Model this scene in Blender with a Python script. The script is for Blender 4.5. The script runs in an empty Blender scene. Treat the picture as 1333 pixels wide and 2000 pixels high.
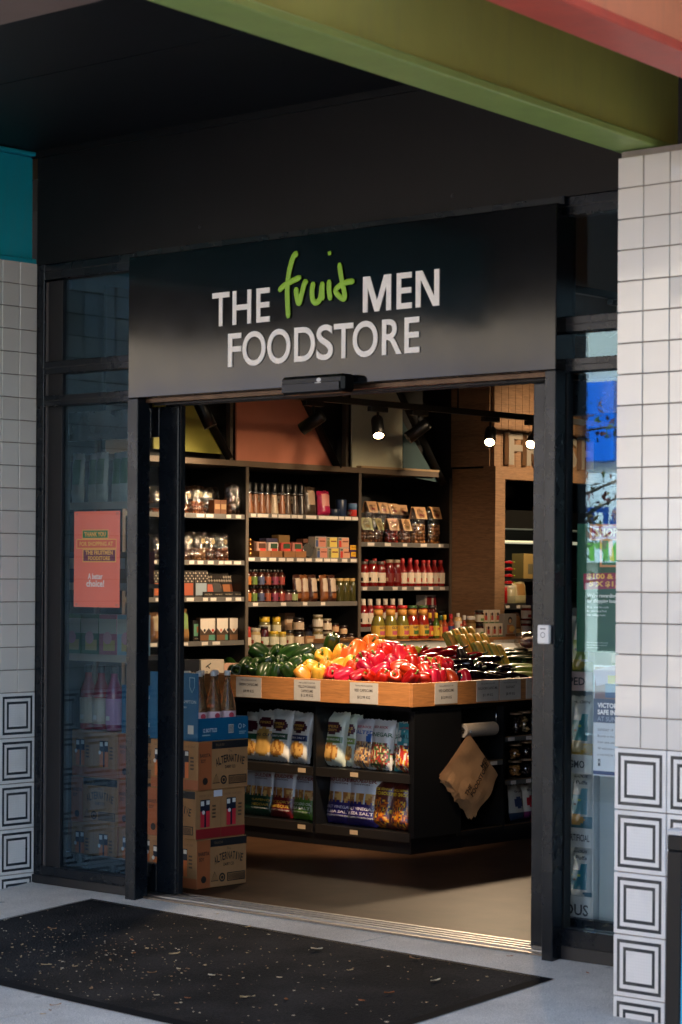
import bpy, math, random
from mathutils import Vector, Matrix, Euler, noise
random.seed(7)
sc = bpy.context.scene
col = sc.collection
# ---------------------------------------------------------------- camera
F = 4400.0; TH = math.radians(41.5); H0 = 1118.0; RO = .006
CAM = Vector((7.64, -6.59, 1.38))
cR, sR = math.cos(RO), math.sin(RO)
RV = Vector((math.cos(TH), math.sin(TH), 0)); FV = Vector((-math.sin(TH), math.cos(TH), 0)); ZV = Vector((0, 0, 1))
CXV = RV * cR + ZV * sR; CYV = -RV * sR + ZV * cR
cd = bpy.data.cameras.new('camera'); cam = bpy.data.objects.new('camera', cd); col.objects.link(cam)
cd.sensor_fit = 'VERTICAL'; cd.sensor_height = 36; cd.lens = F / 2000 * 36; cd.shift_y = (H0 - 1000) / 2000
cd.dof.use_dof = True; cd.dof.focus_distance = 11.6; cd.dof.aperture_fstop = 6.3
cd.clip_start = .05; cd.clip_end = 400
mw = Matrix((CXV, CYV, -FV)).transposed().to_4x4(); mw.translation = CAM
cam.matrix_world = mw
sc.camera = cam
# ---------------------------------------------------------------- sky, sun, exposure
SUN_EL = math.radians(43); SUN_AZ = math.radians(-14)          # azimuth from +Y, behind the shop
w = bpy.data.worlds.new('World'); sc.world = w; w.use_nodes = True
nt = w.node_tree; bg = nt.nodes['Background']
sky = nt.nodes.new('ShaderNodeTexSky'); sky.sky_type = 'NISHITA'; sky.sun_disc = False
sky.sun_elevation = SUN_EL; sky.sun_rotation = SUN_AZ; sky.air_density = 1.0; sky.dust_density = 2.6
nt.links.new(sky.outputs[0], bg.inputs[0]); bg.inputs[1].default_value = .11
ld = bpy.data.lights.new('sun', 'SUN'); ld.energy = 4.2; ld.angle = math.radians(.5); ld.color = (1, .93, .82)
sun = bpy.data.objects.new('sun', ld); col.objects.link(sun)
sdir = Vector((math.sin(SUN_AZ) * math.cos(SUN_EL), math.cos(SUN_AZ) * math.cos(SUN_EL), math.sin(SUN_EL)))
sun.rotation_euler = (-sdir).to_track_quat('-Z', 'Y').to_euler(); sun.location = sdir * 40
sc.view_settings.view_transform = 'Standard'; sc.view_settings.look = 'None'
sc.view_settings.exposure = 2.4; sc.view_settings.gamma = 1
sc.cycles.use_denoising = True
sc.cycles.max_bounces = 8; sc.cycles.transparent_max_bounces = 16; sc.cycles.sample_clamp_indirect = 6
sc.cycles.caustics_reflective = False; sc.cycles.caustics_refractive = False

# ---------------------------------------------------------------- helpers
def ray(px, py):
    return FV + CXV * ((px - 666) / F) + CYV * (-(py - H0) / F)
def U(px, py, ax, val):                       # photo pixel -> point on an axis plane
    d = ray(px, py); i = 'xyz'.index(ax)
    return CAM + d * ((val - CAM[i]) / d[i])
def UG(px, py, sl=.08):                       # photo pixel -> point on the sloped pavement z = sl*y
    d = ray(px, py)
    return CAM + d * ((sl * CAM.y - CAM.z) / (d.z - sl * d.y))
def lin(c):
    return tuple((v / 12.92 if v <= .04045 else ((v + .055) / 1.055) ** 2.4) for v in (x / 255 for x in c[:3]))
MC = {}
def mat(name, rgb, rough=.5, metal=0, coat=0, var=0, vs=30, bump=0, bs=200, bd=.001, spec=.5, emis=0, trans=0, ior=1.5, rvar=0, orand=0, streak=0):
    k = (name, rgb, rough)
    if k in MC: return MC[k]
    m = bpy.data.materials.new(name); m.use_nodes = True; n = m.node_tree.nodes; l = m.node_tree.links
    b = n['Principled BSDF']; c = lin(rgb) + (1,)
    b.inputs['Base Color'].default_value = c; b.inputs['Roughness'].default_value = rough; b.inputs['Metallic'].default_value = metal
    b.inputs['Coat Weight'].default_value = coat; b.inputs['Coat Roughness'].default_value = .06
    b.inputs['Specular IOR Level'].default_value = spec
    b.inputs['Transmission Weight'].default_value = trans; b.inputs['IOR'].default_value = ior
    if emis:
        b.inputs['Emission Color'].default_value = c; b.inputs['Emission Strength'].default_value = emis
    if var or bump or rvar:
        tc = n.new('ShaderNodeTexCoord')
    if var or rvar:
        no = n.new('ShaderNodeTexNoise'); no.inputs['Scale'].default_value = vs; no.inputs['Detail'].default_value = 6; no.inputs['Roughness'].default_value = .65
        l.new(tc.outputs['Object'], no.inputs['Vector'])
    if var:
        r = n.new('ShaderNodeMapRange'); r.inputs[1].default_value = .25; r.inputs[2].default_value = .75; r.inputs[3].default_value = 1 - var; r.inputs[4].default_value = 1 + var
        l.new(no.outputs[0], r.inputs[0])
        mx = n.new('ShaderNodeVectorMath'); mx.operation = 'SCALE'; mx.inputs[0].default_value = c[:3]
        l.new(r.outputs[0], mx.inputs['Scale']); l.new(mx.outputs[0], b.inputs['Base Color'])
    if rvar:
        r = n.new('ShaderNodeMapRange'); r.inputs[1].default_value = .3; r.inputs[2].default_value = .7; r.inputs[3].default_value = max(0, rough - rvar); r.inputs[4].default_value = rough + rvar
        l.new(no.outputs[0], r.inputs[0]); l.new(r.outputs[0], b.inputs['Roughness'])
    if bump:
        n2 = n.new('ShaderNodeTexNoise'); n2.inputs['Scale'].default_value = bs; n2.inputs['Detail'].default_value = 4
        l.new(tc.outputs['Object'], n2.inputs['Vector'])
        bu = n.new('ShaderNodeBump'); bu.inputs['Strength'].default_value = bump; bu.inputs['Distance'].default_value = bd
        l.new(n2.outputs[0], bu.inputs['Height']); l.new(bu.outputs[0], b.inputs['Normal'])
    if orand or streak:
        src = b.inputs['Base Color'].links[0].from_socket if b.inputs['Base Color'].links else None
        if orand:
            oi = n.new('ShaderNodeObjectInfo'); hs = n.new('ShaderNodeHueSaturation'); hs.inputs['Color'].default_value = c
            if src: l.new(src, hs.inputs['Color'])
            r1 = n.new('ShaderNodeMapRange'); r1.inputs[3].default_value = 1 - orand; r1.inputs[4].default_value = 1 + orand; l.new(oi.outputs['Random'], r1.inputs[0]); l.new(r1.outputs[0], hs.inputs['Value'])
            r2 = n.new('ShaderNodeMapRange'); r2.inputs[3].default_value = .5 - orand * .05; r2.inputs[4].default_value = .5 + orand * .05; m7 = n.new('ShaderNodeMath'); m7.operation = 'FRACT'; m6 = n.new('ShaderNodeMath'); m6.operation = 'MULTIPLY'; m6.inputs[1].default_value = 7.31
            l.new(oi.outputs['Random'], m6.inputs[0]); l.new(m6.outputs[0], m7.inputs[0]); l.new(m7.outputs[0], r2.inputs[0]); l.new(r2.outputs[0], hs.inputs['Hue'])
            src = hs.outputs[0]; l.new(src, b.inputs['Base Color'])
        if streak:                                   # dust streaks and blotches worn into the paint
            tc2 = n.new('ShaderNodeTexCoord'); mp = n.new('ShaderNodeMapping'); mp.inputs['Scale'].default_value = (9, 9, 1.2); l.new(tc2.outputs['Object'], mp.inputs['Vector'])
            ns = n.new('ShaderNodeTexNoise'); ns.inputs['Scale'].default_value = 2.2; ns.inputs['Detail'].default_value = 9; ns.inputs['Roughness'].default_value = .7; l.new(mp.outputs[0], ns.inputs['Vector'])
            rr = n.new('ShaderNodeMapRange'); rr.inputs[1].default_value = .48; rr.inputs[2].default_value = .78; rr.inputs[3].default_value = 0; rr.inputs[4].default_value = streak; l.new(ns.outputs[0], rr.inputs[0])
            mm = n.new('ShaderNodeMix'); mm.data_type = 'RGBA'; l.new(rr.outputs[0], mm.inputs[0]); mm.inputs[6].default_value = c; mm.inputs[7].default_value = lin((120, 110, 98)) + (1,)
            if src: l.new(src, mm.inputs[6])
            l.new(mm.outputs[2], b.inputs['Base Color'])
    MC[k] = m
    return m
def paper(rgb, rough=.5, coat=0):
    return mat('print_%d_%d_%d' % tuple(rgb[:3]), tuple(rgb[:3]), rough, coat=coat)
def wood(name, rgb, scale=(1, 1, 1), rough=.45, dark=.62):
    if name in MC: return MC[name]
    m = mat(name, rgb, rough); n = m.node_tree.nodes; l = m.node_tree.links; b = n['Principled BSDF']
    tc = n.new('ShaderNodeTexCoord'); mp = n.new('ShaderNodeMapping'); mp.inputs['Scale'].default_value = scale
    l.new(tc.outputs['Object'], mp.inputs['Vector'])
    no = n.new('ShaderNodeTexNoise'); no.inputs['Scale'].default_value = 3; no.inputs['Detail'].default_value = 8; no.inputs['Distortion'].default_value = 1.5
    l.new(mp.outputs[0], no.inputs['Vector'])
    cr = n.new('ShaderNodeValToRGB'); e = cr.color_ramp.elements; c = lin(rgb)
    e[0].position = .3; e[0].color = tuple(x * dark for x in c) + (1,); e[1].position = .72; e[1].color = tuple(x * 1.12 for x in c) + (1,)
    l.new(no.outputs[0], cr.inputs[0]); l.new(cr.outputs[0], b.inputs['Base Color'])
    bu = n.new('ShaderNodeBump'); bu.inputs['Strength'].default_value = .15; bu.inputs['Distance'].default_value = .001
    l.new(no.outputs[0], bu.inputs['Height']); l.new(bu.outputs[0], b.inputs['Normal'])
    MC[name] = m
    return m
def film(name, ior=1.5, tint=(255, 255, 255), rough=0, bump=0, bs=40, base=0, gtint=(255, 255, 255)):      # thin clear sheet: see-through plus fresnel gloss
    if name in MC: return MC[name]
    m = bpy.data.materials.new(name); m.use_nodes = True; n = m.node_tree.nodes; l = m.node_tree.links
    n.remove(n['Principled BSDF'])
    t = n.new('ShaderNodeBsdfTransparent'); t.inputs[0].default_value = lin(tint) + (1,)
    g = n.new('ShaderNodeBsdfGlossy'); g.inputs['Roughness'].default_value = rough; g.inputs[0].default_value = lin(gtint) + (1,)
    fr = n.new('ShaderNodeFresnel'); fr.inputs[0].default_value = ior
    mx = n.new('ShaderNodeMixShader'); fac = fr.outputs[0]
    ge = n.new('ShaderNodeNewGeometry'); mi = n.new('ShaderNodeMapRange'); mi.inputs[3].default_value = ior; mi.inputs[4].default_value = 1 / ior
    l.new(ge.outputs['Backfacing'], mi.inputs[0]); l.new(mi.outputs[0], fr.inputs[0])
    if base:
        a = n.new('ShaderNodeMath'); a.operation = 'ADD'; a.inputs[1].default_value = base; l.new(fac, a.inputs[0]); fac = a.outputs[0]
    l.new(fac, mx.inputs[0]); l.new(t.outputs[0], mx.inputs[1]); l.new(g.outputs[0], mx.inputs[2])
    if bump:
        tc = n.new('ShaderNodeTexCoord'); no = n.new('ShaderNodeTexNoise'); no.inputs['Scale'].default_value = bs; l.new(tc.outputs['Object'], no.inputs['Vector'])
        bu = n.new('ShaderNodeBump'); bu.inputs['Strength'].default_value = bump; bu.inputs['Distance'].default_value = .02
        l.new(no.outputs[0], bu.inputs['Height']); l.new(bu.outputs[0], g.inputs['Normal']); l.new(bu.outputs[0], fr.inputs['Normal'])
    l.new(mx.outputs[0], n['Material Output'].inputs[0]); MC[name] = m
    return m

class MB:
    def __init__(s): s.v = []; s.f = []; s.m = []; s.sm = []
    def poly(s, pts, mi=0, sm=False):
        i = len(s.v); s.v += [tuple(p) for p in pts]; s.f.append(tuple(range(i, i + len(pts)))); s.m.append(mi); s.sm.append(sm)
    def box(s, x0, x1, y0, y1, z0, z1, mi=0, bev=0):
        if bev:
            return s.bbox(x0, x1, y0, y1, z0, z1, mi, bev)
        i = len(s.v)
        s.v += [(x, y, z) for z in (z0, z1) for x, y in ((x0, y0), (x1, y0), (x1, y1), (x0, y1))]
        for q in ((0, 3, 2, 1), (4, 5, 6, 7), (0, 1, 5, 4), (1, 2, 6, 5), (2, 3, 7, 6), (3, 0, 4, 7)):
            s.f.append(tuple(i + k for k in q)); s.m.append(mi); s.sm.append(False)
        return s
    def bbox(s, x0, x1, y0, y1, z0, z1, mi, b):                 # box with chamfered edges
        c = ((x0 + x1) / 2, (y0 + y1) / 2, (z0 + z1) / 2); h = ((x1 - x0) / 2, (y1 - y0) / 2, (z1 - z0) / 2)
        b = min(b, *(k * .45 for k in h)); idx = {}
        for sx in (-1, 1):
            for sy in (-1, 1):
                for sz in (-1, 1):
                    for a in range(3):
                        sg = (sx, sy, sz)
                        idx[(sg, a)] = len(s.v)
                        s.v.append(tuple(c[k] + sg[k] * (h[k] if k == a else h[k] - b) for k in range(3)))
        def add(q):
            pts = [Vector(s.v[k]) for k in q]; n = (pts[1] - pts[0]).cross(pts[2] - pts[0])
            if n.dot(sum(pts, Vector()) / len(pts) - Vector(c)) < 0: q = q[::-1]
            s.f.append(tuple(q)); s.m.append(mi); s.sm.append(False)
        for a in range(3):
            o = [k for k in range(3) if k != a]
            for sg in (-1, 1):
                q = []
                for u, v in ((-1, -1), (1, -1), (1, 1), (-1, 1)):
                    t = [0, 0, 0]; t[a] = sg; t[o[0]] = u; t[o[1]] = v; q.append(idx[(tuple(t), a)])
                add(q)
            for u in (-1, 1):
                for v in (-1, 1):
                    t0 = [0, 0, 0]; t0[o[0]] = u; t0[o[1]] = v; t1 = t0[:]; t0[a] = -1; t1[a] = 1
                    add([idx[(tuple(t0), o[0])], idx[(tuple(t1), o[0])], idx[(tuple(t1), o[1])], idx[(tuple(t0), o[1])]])
        for sx in (-1, 1):
            for sy in (-1, 1):
                for sz in (-1, 1): add([idx[((sx, sy, sz), k)] for k in range(3)])
        return s
    def lathe(s, prof, n=16, mi=0, c=(0, 0, 0), sm=True, fn=None):
        i0 = len(s.v); k = len(prof)
        for r, z in prof:
            for j in range(n):
                a = 2 * math.pi * j / n; rr = r if fn is None else fn(r, z, a)
                s.v.append((c[0] + rr * math.cos(a), c[1] + rr * math.sin(a), c[2] + z))
        for q in range(k - 1):
            for j in range(n):
                j2 = (j + 1) % n
                s.f.append((i0 + q * n + j, i0 + q * n + j2, i0 + (q + 1) * n + j2, i0 + (q + 1) * n + j)); s.m.append(mi); s.sm.append(sm)
        s.f.append(tuple(i0 + j for j in reversed(range(n)))); s.m.append(mi); s.sm.append(False)
        s.f.append(tuple(i0 + (k - 1) * n + j for j in range(n))); s.m.append(mi); s.sm.append(False)
        return s
    def tube(s, pts, rad, n=8, mi=0, sy=1, flat=None):           # tube along points; flat = (unit normal, thickness ratio)
        pts = [Vector(p) for p in pts]; i0 = len(s.v); k = len(pts)
        rads = rad if isinstance(rad, (list, tuple)) else [rad] * k
        up = Vector((0, 0, 1))
        for q, p in enumerate(pts):
            t = (pts[min(q + 1, k - 1)] - pts[max(q - 1, 0)]).normalized()
            if flat: nb = Vector(flat[0])
            else:
                nb = t.cross(up if abs(t.z) < .95 else Vector((1, 0, 0))).normalized()
            na = t.cross(nb).normalized()
            for j in range(n):
                a = 2 * math.pi * j / n
                s.v.append(tuple(p + na * (rads[q] * math.cos(a)) + nb * (rads[q] * math.sin(a) * (flat[1] if flat else 1))))
        for q in range(k - 1):
            for j in range(n):
                j2 = (j + 1) % n
                s.f.append((i0 + q * n + j, i0 + q * n + j2, i0 + (q + 1) * n + j2, i0 + (q + 1) * n + j)); s.m.append(mi); s.sm.append(True)
        s.f.append(tuple(i0 + j for j in reversed(range(n)))); s.m.append(mi); s.sm.append(False)
        s.f.append(tuple(i0 + (k - 1) * n + j for j in range(n))); s.m.append(mi); s.sm.append(False)
        return s
    def ball(s, c, r, mi=0, nu=8, nv=6, sq=(1, 1, 1)):
        i0 = len(s.v)
        for a in range(1, nv):
            ph = math.pi * a / nv
            for b in range(nu):
                t = 2 * math.pi * b / nu
                s.v.append((c[0] + r * sq[0] * math.sin(ph) * math.cos(t), c[1] + r * sq[1] * math.sin(ph) * math.sin(t), c[2] + r * sq[2] * math.cos(ph)))
        top = len(s.v); s.v.append((c[0], c[1], c[2] + r * sq[2])); s.v.append((c[0], c[1], c[2] - r * sq[2]))
        for a in range(nv - 2):
            for b in range(nu):
                b2 = (b + 1) % nu
                s.f.append((i0 + a * nu + b, i0 + (a + 1) * nu + b, i0 + (a + 1) * nu + b2, i0 + a * nu + b2)); s.m.append(mi); s.sm.append(True)
        for b in range(nu):
            b2 = (b + 1) % nu
            s.f.append((top, i0 + b, i0 + b2)); s.m.append(mi); s.sm.append(True)
            e = i0 + (nv - 2) * nu
            s.f.append((top + 1, e + b2, e + b)); s.m.append(mi); s.sm.append(True)
        return s
    def mesh(s, name, mats):
        me = bpy.data.meshes.new(name); me.from_pydata(s.v, [], s.f)
        for m in (mats if isinstance(mats, (list, tuple)) else [mats]): me.materials.append(m)
        me.polygons.foreach_set('material_index', s.m); me.polygons.foreach_set('use_smooth', s.sm); me.update()
        return me
    def build(s, name, mats, parent=None):
        return put(name, s.mesh(name, mats), parent)
def put(name, me, parent=None, loc=None, rot=None):
    o = bpy.data.objects.new(name, me); col.objects.link(o); o.parent = parent
    if loc is not None: o.location = loc
    if rot is not None: o.rotation_euler = rot
    return o
def tag(o, label, cat, group=None):
    o['label'] = label; o['category'] = cat
    if group: o['group'] = group
    return o
def thing(name, label, cat, loc=(0, 0, 0), rz=0, group=None, rx=0, ry=0):
    o = bpy.data.objects.new(name, None); col.objects.link(o); o.location = loc; o.rotation_euler = (rx, ry, rz); o.empty_display_size = .05
    return tag(o, label, cat, group)
def struct(o, kind='structure'):
    o['kind'] = kind; return o
def box(name, x0, x1, y0, y1, z0, z1, m, parent=None, bev=0):
    return MB().box(x0, x1, y0, y1, z0, z1, 0, bev).build(name, m, parent)
WORDS = ['first', 'second', 'third', 'fourth', 'fifth', 'sixth', 'seventh', 'eighth', 'ninth', 'tenth', 'eleventh', 'twelfth', 'thirteenth', 'fourteenth', 'fifteenth', 'sixteenth', 'seventeenth', 'eighteenth', 'nineteenth', 'twentieth']
def nth(i, n):
    if n == 1: return 'only'
    if i == 0: return 'leftmost'
    if i == n - 1: return 'rightmost'
    return WORDS[i]
# ---- lettering: flat glyph outlines from the built-in font
TC = {}
def glyphs(s, bold=.0, res=2):
    k = (s, bold, res)
    if k in TC: return TC[k]
    cu = bpy.data.curves.new('t', 'FONT'); cu.body = s; cu.size = 1; cu.resolution_u = res; cu.offset = bold; cu.fill_mode = 'FRONT'
    o = bpy.data.objects.new('t', cu); col.objects.link(o)
    me = bpy.data.meshes.new_from_object(o)
    v = [tuple(p.co) for p in me.vertices]; f = [tuple(p.vertices) for p in me.polygons]
    bpy.data.objects.remove(o); bpy.data.meshes.remove(me); bpy.data.curves.remove(cu)
    TC[k] = (v, f)
    return TC[k]
def lettering(parent, s, c, h, m, wid=None, face='front', off=.0008, bold=.0, rot=0, warp=None, name='lettering', halign='c', cap=.70):
    """flat print: c = (u, z) centre on the face; h = capital height; wid = forced width"""
    v, f = glyphs(s, bold)
    if not v: return None
    x0 = min(p[0] for p in v); x1 = max(p[0] for p in v); y0 = min(p[1] for p in v); y1 = max(p[1] for p in v)
    if s.upper() == s and len(s) and not any(ch in s for ch in ',;Q$'): sy = h / (y1 - y0); cy = (y0 + y1) / 2
    else: sy = h / cap; cy = cap / 2
    sx = sy if wid is None else wid / (x1 - x0)
    cx = (x0 + x1) / 2 if halign == 'c' else x0
    mb = MB(); ca, sa = math.cos(rot), math.sin(rot); out = []
    for p in v:
        a = (p[0] - cx) * sx; b = (p[1] - cy) * sy
        uu = c[0] + a * ca - b * sa; zz = c[1] + a * sa + b * ca
        d = off if warp is None else off + warp(uu, zz)
        out.append({'front': (uu, -d, zz), 'right': (d, uu, zz), 'left': (-d, -uu, zz), 'back': (-uu, d, zz), 'top': (uu, zz, d)}[face])
    mb.v = out; mb.f = f; mb.m = [0] * len(f); mb.sm = [False] * len(f)
    return mb.build(name, m, parent)
def rects(parent, items, face='front', off=.0005, name='printed_panel'):
    """items: (u0, z0, u1, z1, rgb) flat printed rectangles stacked in the order given"""
    mb = MB(); ms = []
    for i, it in enumerate(items):
        u0, z0, u1, z1, c = it[:5]
        m = c if isinstance(c, bpy.types.Material) else paper(c)
        if m not in ms: ms.append(m)
        d = off + i * .00025
        q = [(u0, z0), (u1, z0), (u1, z1), (u0, z1)]
        if len(it) > 5:
            cu, cz = (u0 + u1) / 2, (z0 + z1) / 2; ca, sa = math.cos(it[5]), math.sin(it[5])
            q = [(cu + (a - cu) * ca - (b - cz) * sa, cz + (a - cu) * sa + (b - cz) * ca) for a, b in q]
        mb.poly([{'front': (a, -d, b), 'right': (d, a, b), 'left': (-d, -a, b), 'back': (-a, d, b), 'top': (a, b, d)}[face] for a, b in q], ms.index(m))
    return mb.build(name, ms, parent)
def polyp(parent, pts, rgb, face='front', off=.0006, name='printed_shape'):
    mb = MB(); d = off
    mb.poly([{'front': (a, -d, b), 'right': (d, a, b), 'left': (-d, -a, b)}[face] for a, b in pts])
    return mb.build(name, rgb if isinstance(rgb, bpy.types.Material) else paper(rgb), parent)
def disc(parent, c, r, rgb, face='front', off=.0006, n=14, sx=1, name='printed_disc'):
    return polyp(parent, [(c[0] + r * sx * math.cos(2 * math.pi * k / n), c[1] + r * math.sin(2 * math.pi * k / n)) for k in range(n)], rgb, face, off, name)
def ring(parent, c, r0, r1, rgb, face='front', off=.0006, n=16, name='printed_ring'):
    mb = MB()
    P = lambda a, b: {'front': (a, -off, b), 'right': (off, a, b)}[face]
    for k in range(n):
        a, b = 2 * math.pi * k / n, 2 * math.pi * (k + 1) / n
        mb.poly([P(c[0] + r * math.cos(t), c[1] + r * math.sin(t)) for r, t in ((r0, a), (r1, a), (r1, b), (r0, b))])
    return mb.build(name, paper(rgb), parent)
def spline(pts, k=8):
    out = []; P = [Vector(p) for p in pts]; P = [P[0] * 2 - P[1]] + P + [P[-1] * 2 - P[-2]]
    for i in range(1, len(P) - 2):
        for j in range(k):
            t = j / k
            out.append(.5 * ((2 * P[i]) + (P[i + 1] - P[i - 1]) * t + (2 * P[i - 1] - 5 * P[i] + 4 * P[i + 1] - P[i + 2]) * t * t + (3 * P[i] - P[i - 1] - 3 * P[i + 1] + P[i + 2]) * t ** 3))
    return out + [P[-2]]

# ---------------------------------------------------------------- shared materials
FRAME = mat('charcoal_powdercoat', (16, 21, 27), .27, var=.12, vs=6, rvar=.08, spec=.3)
FRAMED = mat('charcoal_gasket', (18, 20, 23), .6)
BLACKP = mat('black_laminate', (17, 18, 20), .42, var=.2, vs=5)
SOFFIT = mat('dark_soffit_paint', (18, 18, 20), .55, var=.2, vs=3, bump=.05, bs=300, streak=.01, spec=.22)
GLASS = film('window_glass', 1.62, (251, 253, 253), gtint=(182, 226, 255))  # bluish gloss tint stands in for blue skylight in the reflections
GLASSD = film('door_glass', 1.22, (252, 253, 253))
METAL = mat('brushed_aluminium', (150, 150, 150), .35, 1, var=.1, vs=20)
CHROME = mat('chrome', (200, 200, 200), .12, 1)
SHELFLIP = mat('grey_ticket_strip', (104, 101, 97), .45, var=.1, vs=20)
TICKET = mat('white_ticket', (226, 216, 205), .55, var=.06, vs=60)
OAK = wood('oak_veneer', (190, 130, 82), (1, 1, 14), .42)
OAKX = wood('oak_veneer_long', (192, 132, 80), (1.2, 1.2, 22), .4)
TAUPE = mat('taupe_laminate', (112, 96, 80), .5, var=.08, vs=10)
BLACKPL = mat('black_plastic', (10, 10, 11), .5, spec=.3)
# ================================================================ the setting: floor, pavement, shell of the shop
def concrete(name, rgb, rough, var, scale, spots=.0, gloss=.5):
    m = mat(name, rgb, rough, var=var, vs=scale, bump=.12, bs=260, bd=.002, spec=gloss)
    n = m.node_tree.nodes; l = m.node_tree.links; b = n['Principled BSDF']
    src = b.inputs['Base Color'].links[0].from_socket
    tc = n.new('ShaderNodeTexCoord'); fine = n.new('ShaderNodeTexNoise'); fine.inputs['Scale'].default_value = 260; fine.inputs['Detail'].default_value = 2
    l.new(tc.outputs['Object'], fine.inputs['Vector'])
    r = n.new('ShaderNodeMapRange'); r.inputs[1].default_value = .3; r.inputs[2].default_value = .7; r.inputs[3].default_value = .66; r.inputs[4].default_value = 1.3
    l.new(fine.outputs[0], r.inputs[0])
    s = n.new('ShaderNodeVectorMath'); s.operation = 'SCALE'; l.new(src, s.inputs[0]); l.new(r.outputs[0], s.inputs['Scale'])
    big = n.new('ShaderNodeTexNoise'); big.inputs['Scale'].default_value = 1.3; big.inputs['Detail'].default_value = 5; l.new(tc.outputs['Object'], big.inputs['Vector'])
    r2 = n.new('ShaderNodeMapRange'); r2.inputs[1].default_value = .35; r2.inputs[2].default_value = .7; r2.inputs[3].default_value = .7; r2.inputs[4].default_value = 1.12
    l.new(big.outputs[0], r2.inputs[0])
    s2 = n.new('ShaderNodeVectorMath'); s2.operation = 'SCALE'; l.new(s.outputs[0], s2.inputs[0]); l.new(r2.outputs[0], s2.inputs['Scale'])
    vo = n.new('ShaderNodeTexVoronoi'); vo.inputs['Scale'].default_value = 5.5; l.new(tc.outputs['Object'], vo.inputs['Vector'])
    r5 = n.new('ShaderNodeMapRange'); r5.inputs[1].default_value = .07; r5.inputs[2].default_value = .10; r5.inputs[3].default_value = .62; r5.inputs[4].default_value = 1; l.new(vo.outputs['Distance'], r5.inputs[0])
    s3 = n.new('ShaderNodeVectorMath'); s3.operation = 'SCALE'; l.new(s2.outputs[0], s3.inputs[0]); l.new(r5.outputs[0], s3.inputs['Scale'])
    l.new((s3 if name == 'footpath_concrete' else s2).outputs[0], b.inputs['Base Color'])
    return m
PAVE = concrete('footpath_concrete', (212, 206, 196), .75, .12, 9)
FLOORM = concrete('polished_concrete', (72, 51, 37), .45, .5, 3.2, gloss=.035)
SL = .08
struct(box('ground', -200, 200, -200, 200, -.75, -.60, mat('earth', (120, 110, 95), .9, var=.2, vs=.2)))
struct(box('shop_floor', -2.25, 5.3, .0, 7.1, -.45, 0.0, FLOORM))
def pv(name, pts, parent=None):                      # sloped footpath slab in plan, 0.1 thick
    mb = MB(); top = [(x, y, SL * max(y, -4.2)) for x, y in pts]; bot = [(x, y, z - .1) for x, y, z in top]
    mb.poly(top); mb.poly(bot[::-1]); n = len(pts)
    for i in range(n): mb.poly([top[i], bot[i], bot[(i + 1) % n], top[(i + 1) % n]])
    return mb.build(name, PAVE, parent)
jx = lambda y: 2.105 + .215 * y
fp = bpy.data.objects.new('footpath', None); col.objects.link(fp); struct(fp)
g = .004
pv('slab', [(-8, -4.196), (jx(-4.2) - g, -4.196), (jx(-.015) - g, -.015), (-8, -.015)], fp)
pv('slab', [(jx(-4.2) + g, -4.196), (4.3 + g, -4.196), (4.3 - g, -.015), (jx(-.015) + g, -.015)], fp)
pv('slab', [(4.3 + 3 * g, -4.196), (14, -4.196), (14, -.015), (4.3 + g, -.015)], fp)
for i in range(11):
    x0 = -8 + i * 2
    pv('slab', [(x0, -7.2), (x0 + 1.99, -7.2), (x0 + 1.99, -4.206), (x0, -4.206)], fp)
box('bedding', -8, 14, -7.2, -.02, -.6, -.44, mat('dark_bedding', (60, 58, 55), .9), fp)
# door track in the floor
SILLM = mat('worn_aluminium_sill', (120, 112, 104), .42, 1, var=.2, vs=30)
ts = bpy.data.objects.new('door_threshold', None); col.objects.link(ts); struct(ts)
box('sill_plate', .64, 2.87, -.013, .19, -.01, .006, SILLM, ts)
for k, y in enumerate((.018, .06, .10, .142)):
    box('track_rib', .66, 2.85, y, y + .012, .0062, .0125, METAL, ts)

# ---- shell of the shop (rooms the light stays in)
WALLD = mat('charcoal_wall_paint', (30, 30, 32), .7, var=.1, vs=4)
def wall(name, *a):
    return struct(box(name, *a))
wall('wall_left', -2.25, -2.12, .1, 7, 0, 3.0, WALLD)
wall('wall_back', -2.25, 5.3, 7.0, 7.1, 0, 3.0, WALLD)
wall('wall_right', 5.2, 5.3, .1, 7.0, 0, 3.0, WALLD)
wall('ceiling', -2.25, 5.3, .12, 7.1, 3.0, 3.15, mat('black_ceiling', (17, 17, 18), .8))
UPPER = mat('rendered_upper_wall', (170, 160, 150), .85, var=.1, vs=3)
bl = thing('shop_building', 'dark bulkhead and upper storey of the shop building above the doorway', 'building')
box('bulkhead', -.002, 3.5, .0, .12, 2.735, 3.245, SOFFIT, bl)
box('sign_head', .656, 2.884, -.02, .1, 2.7056, 2.7345, FRAME, bl)
box('upper_wall', -8, 14, .002, .25, 3.42, 6.6, UPPER, bl)
box('roof', -8, 14, .25, 7.6, 6.3, 6.5, UPPER, bl)
box('side_wall', -8, -.91, .0, .12, -.2, 3.42, mat('grey_neighbour_wall', (95, 95, 95), .8, var=.1, vs=3), bl)
box('side_wall', 4.42, 14, .0, .12, -.2, 3.42, mat('grey_neighbour_wall', (95, 95, 95), .8, var=.1, vs=3), bl)
box('inner_wall', -.91, -.0, .1, .2, 0, 3.0, WALLD, bl); box('inner_wall', 3.49, 4.42, .06, .2, 0, 3.0, WALLD, bl)
box('end_wall', -8, -7.9, .25, 7.5, 0, 6.3, UPPER, bl); box('end_wall', 13.9, 14, .25, 7.5, 0, 6.3, UPPER, bl); box('rear_wall', -7.9, 13.9, 7.4, 7.5, 0, 6.3, UPPER, bl)
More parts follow.
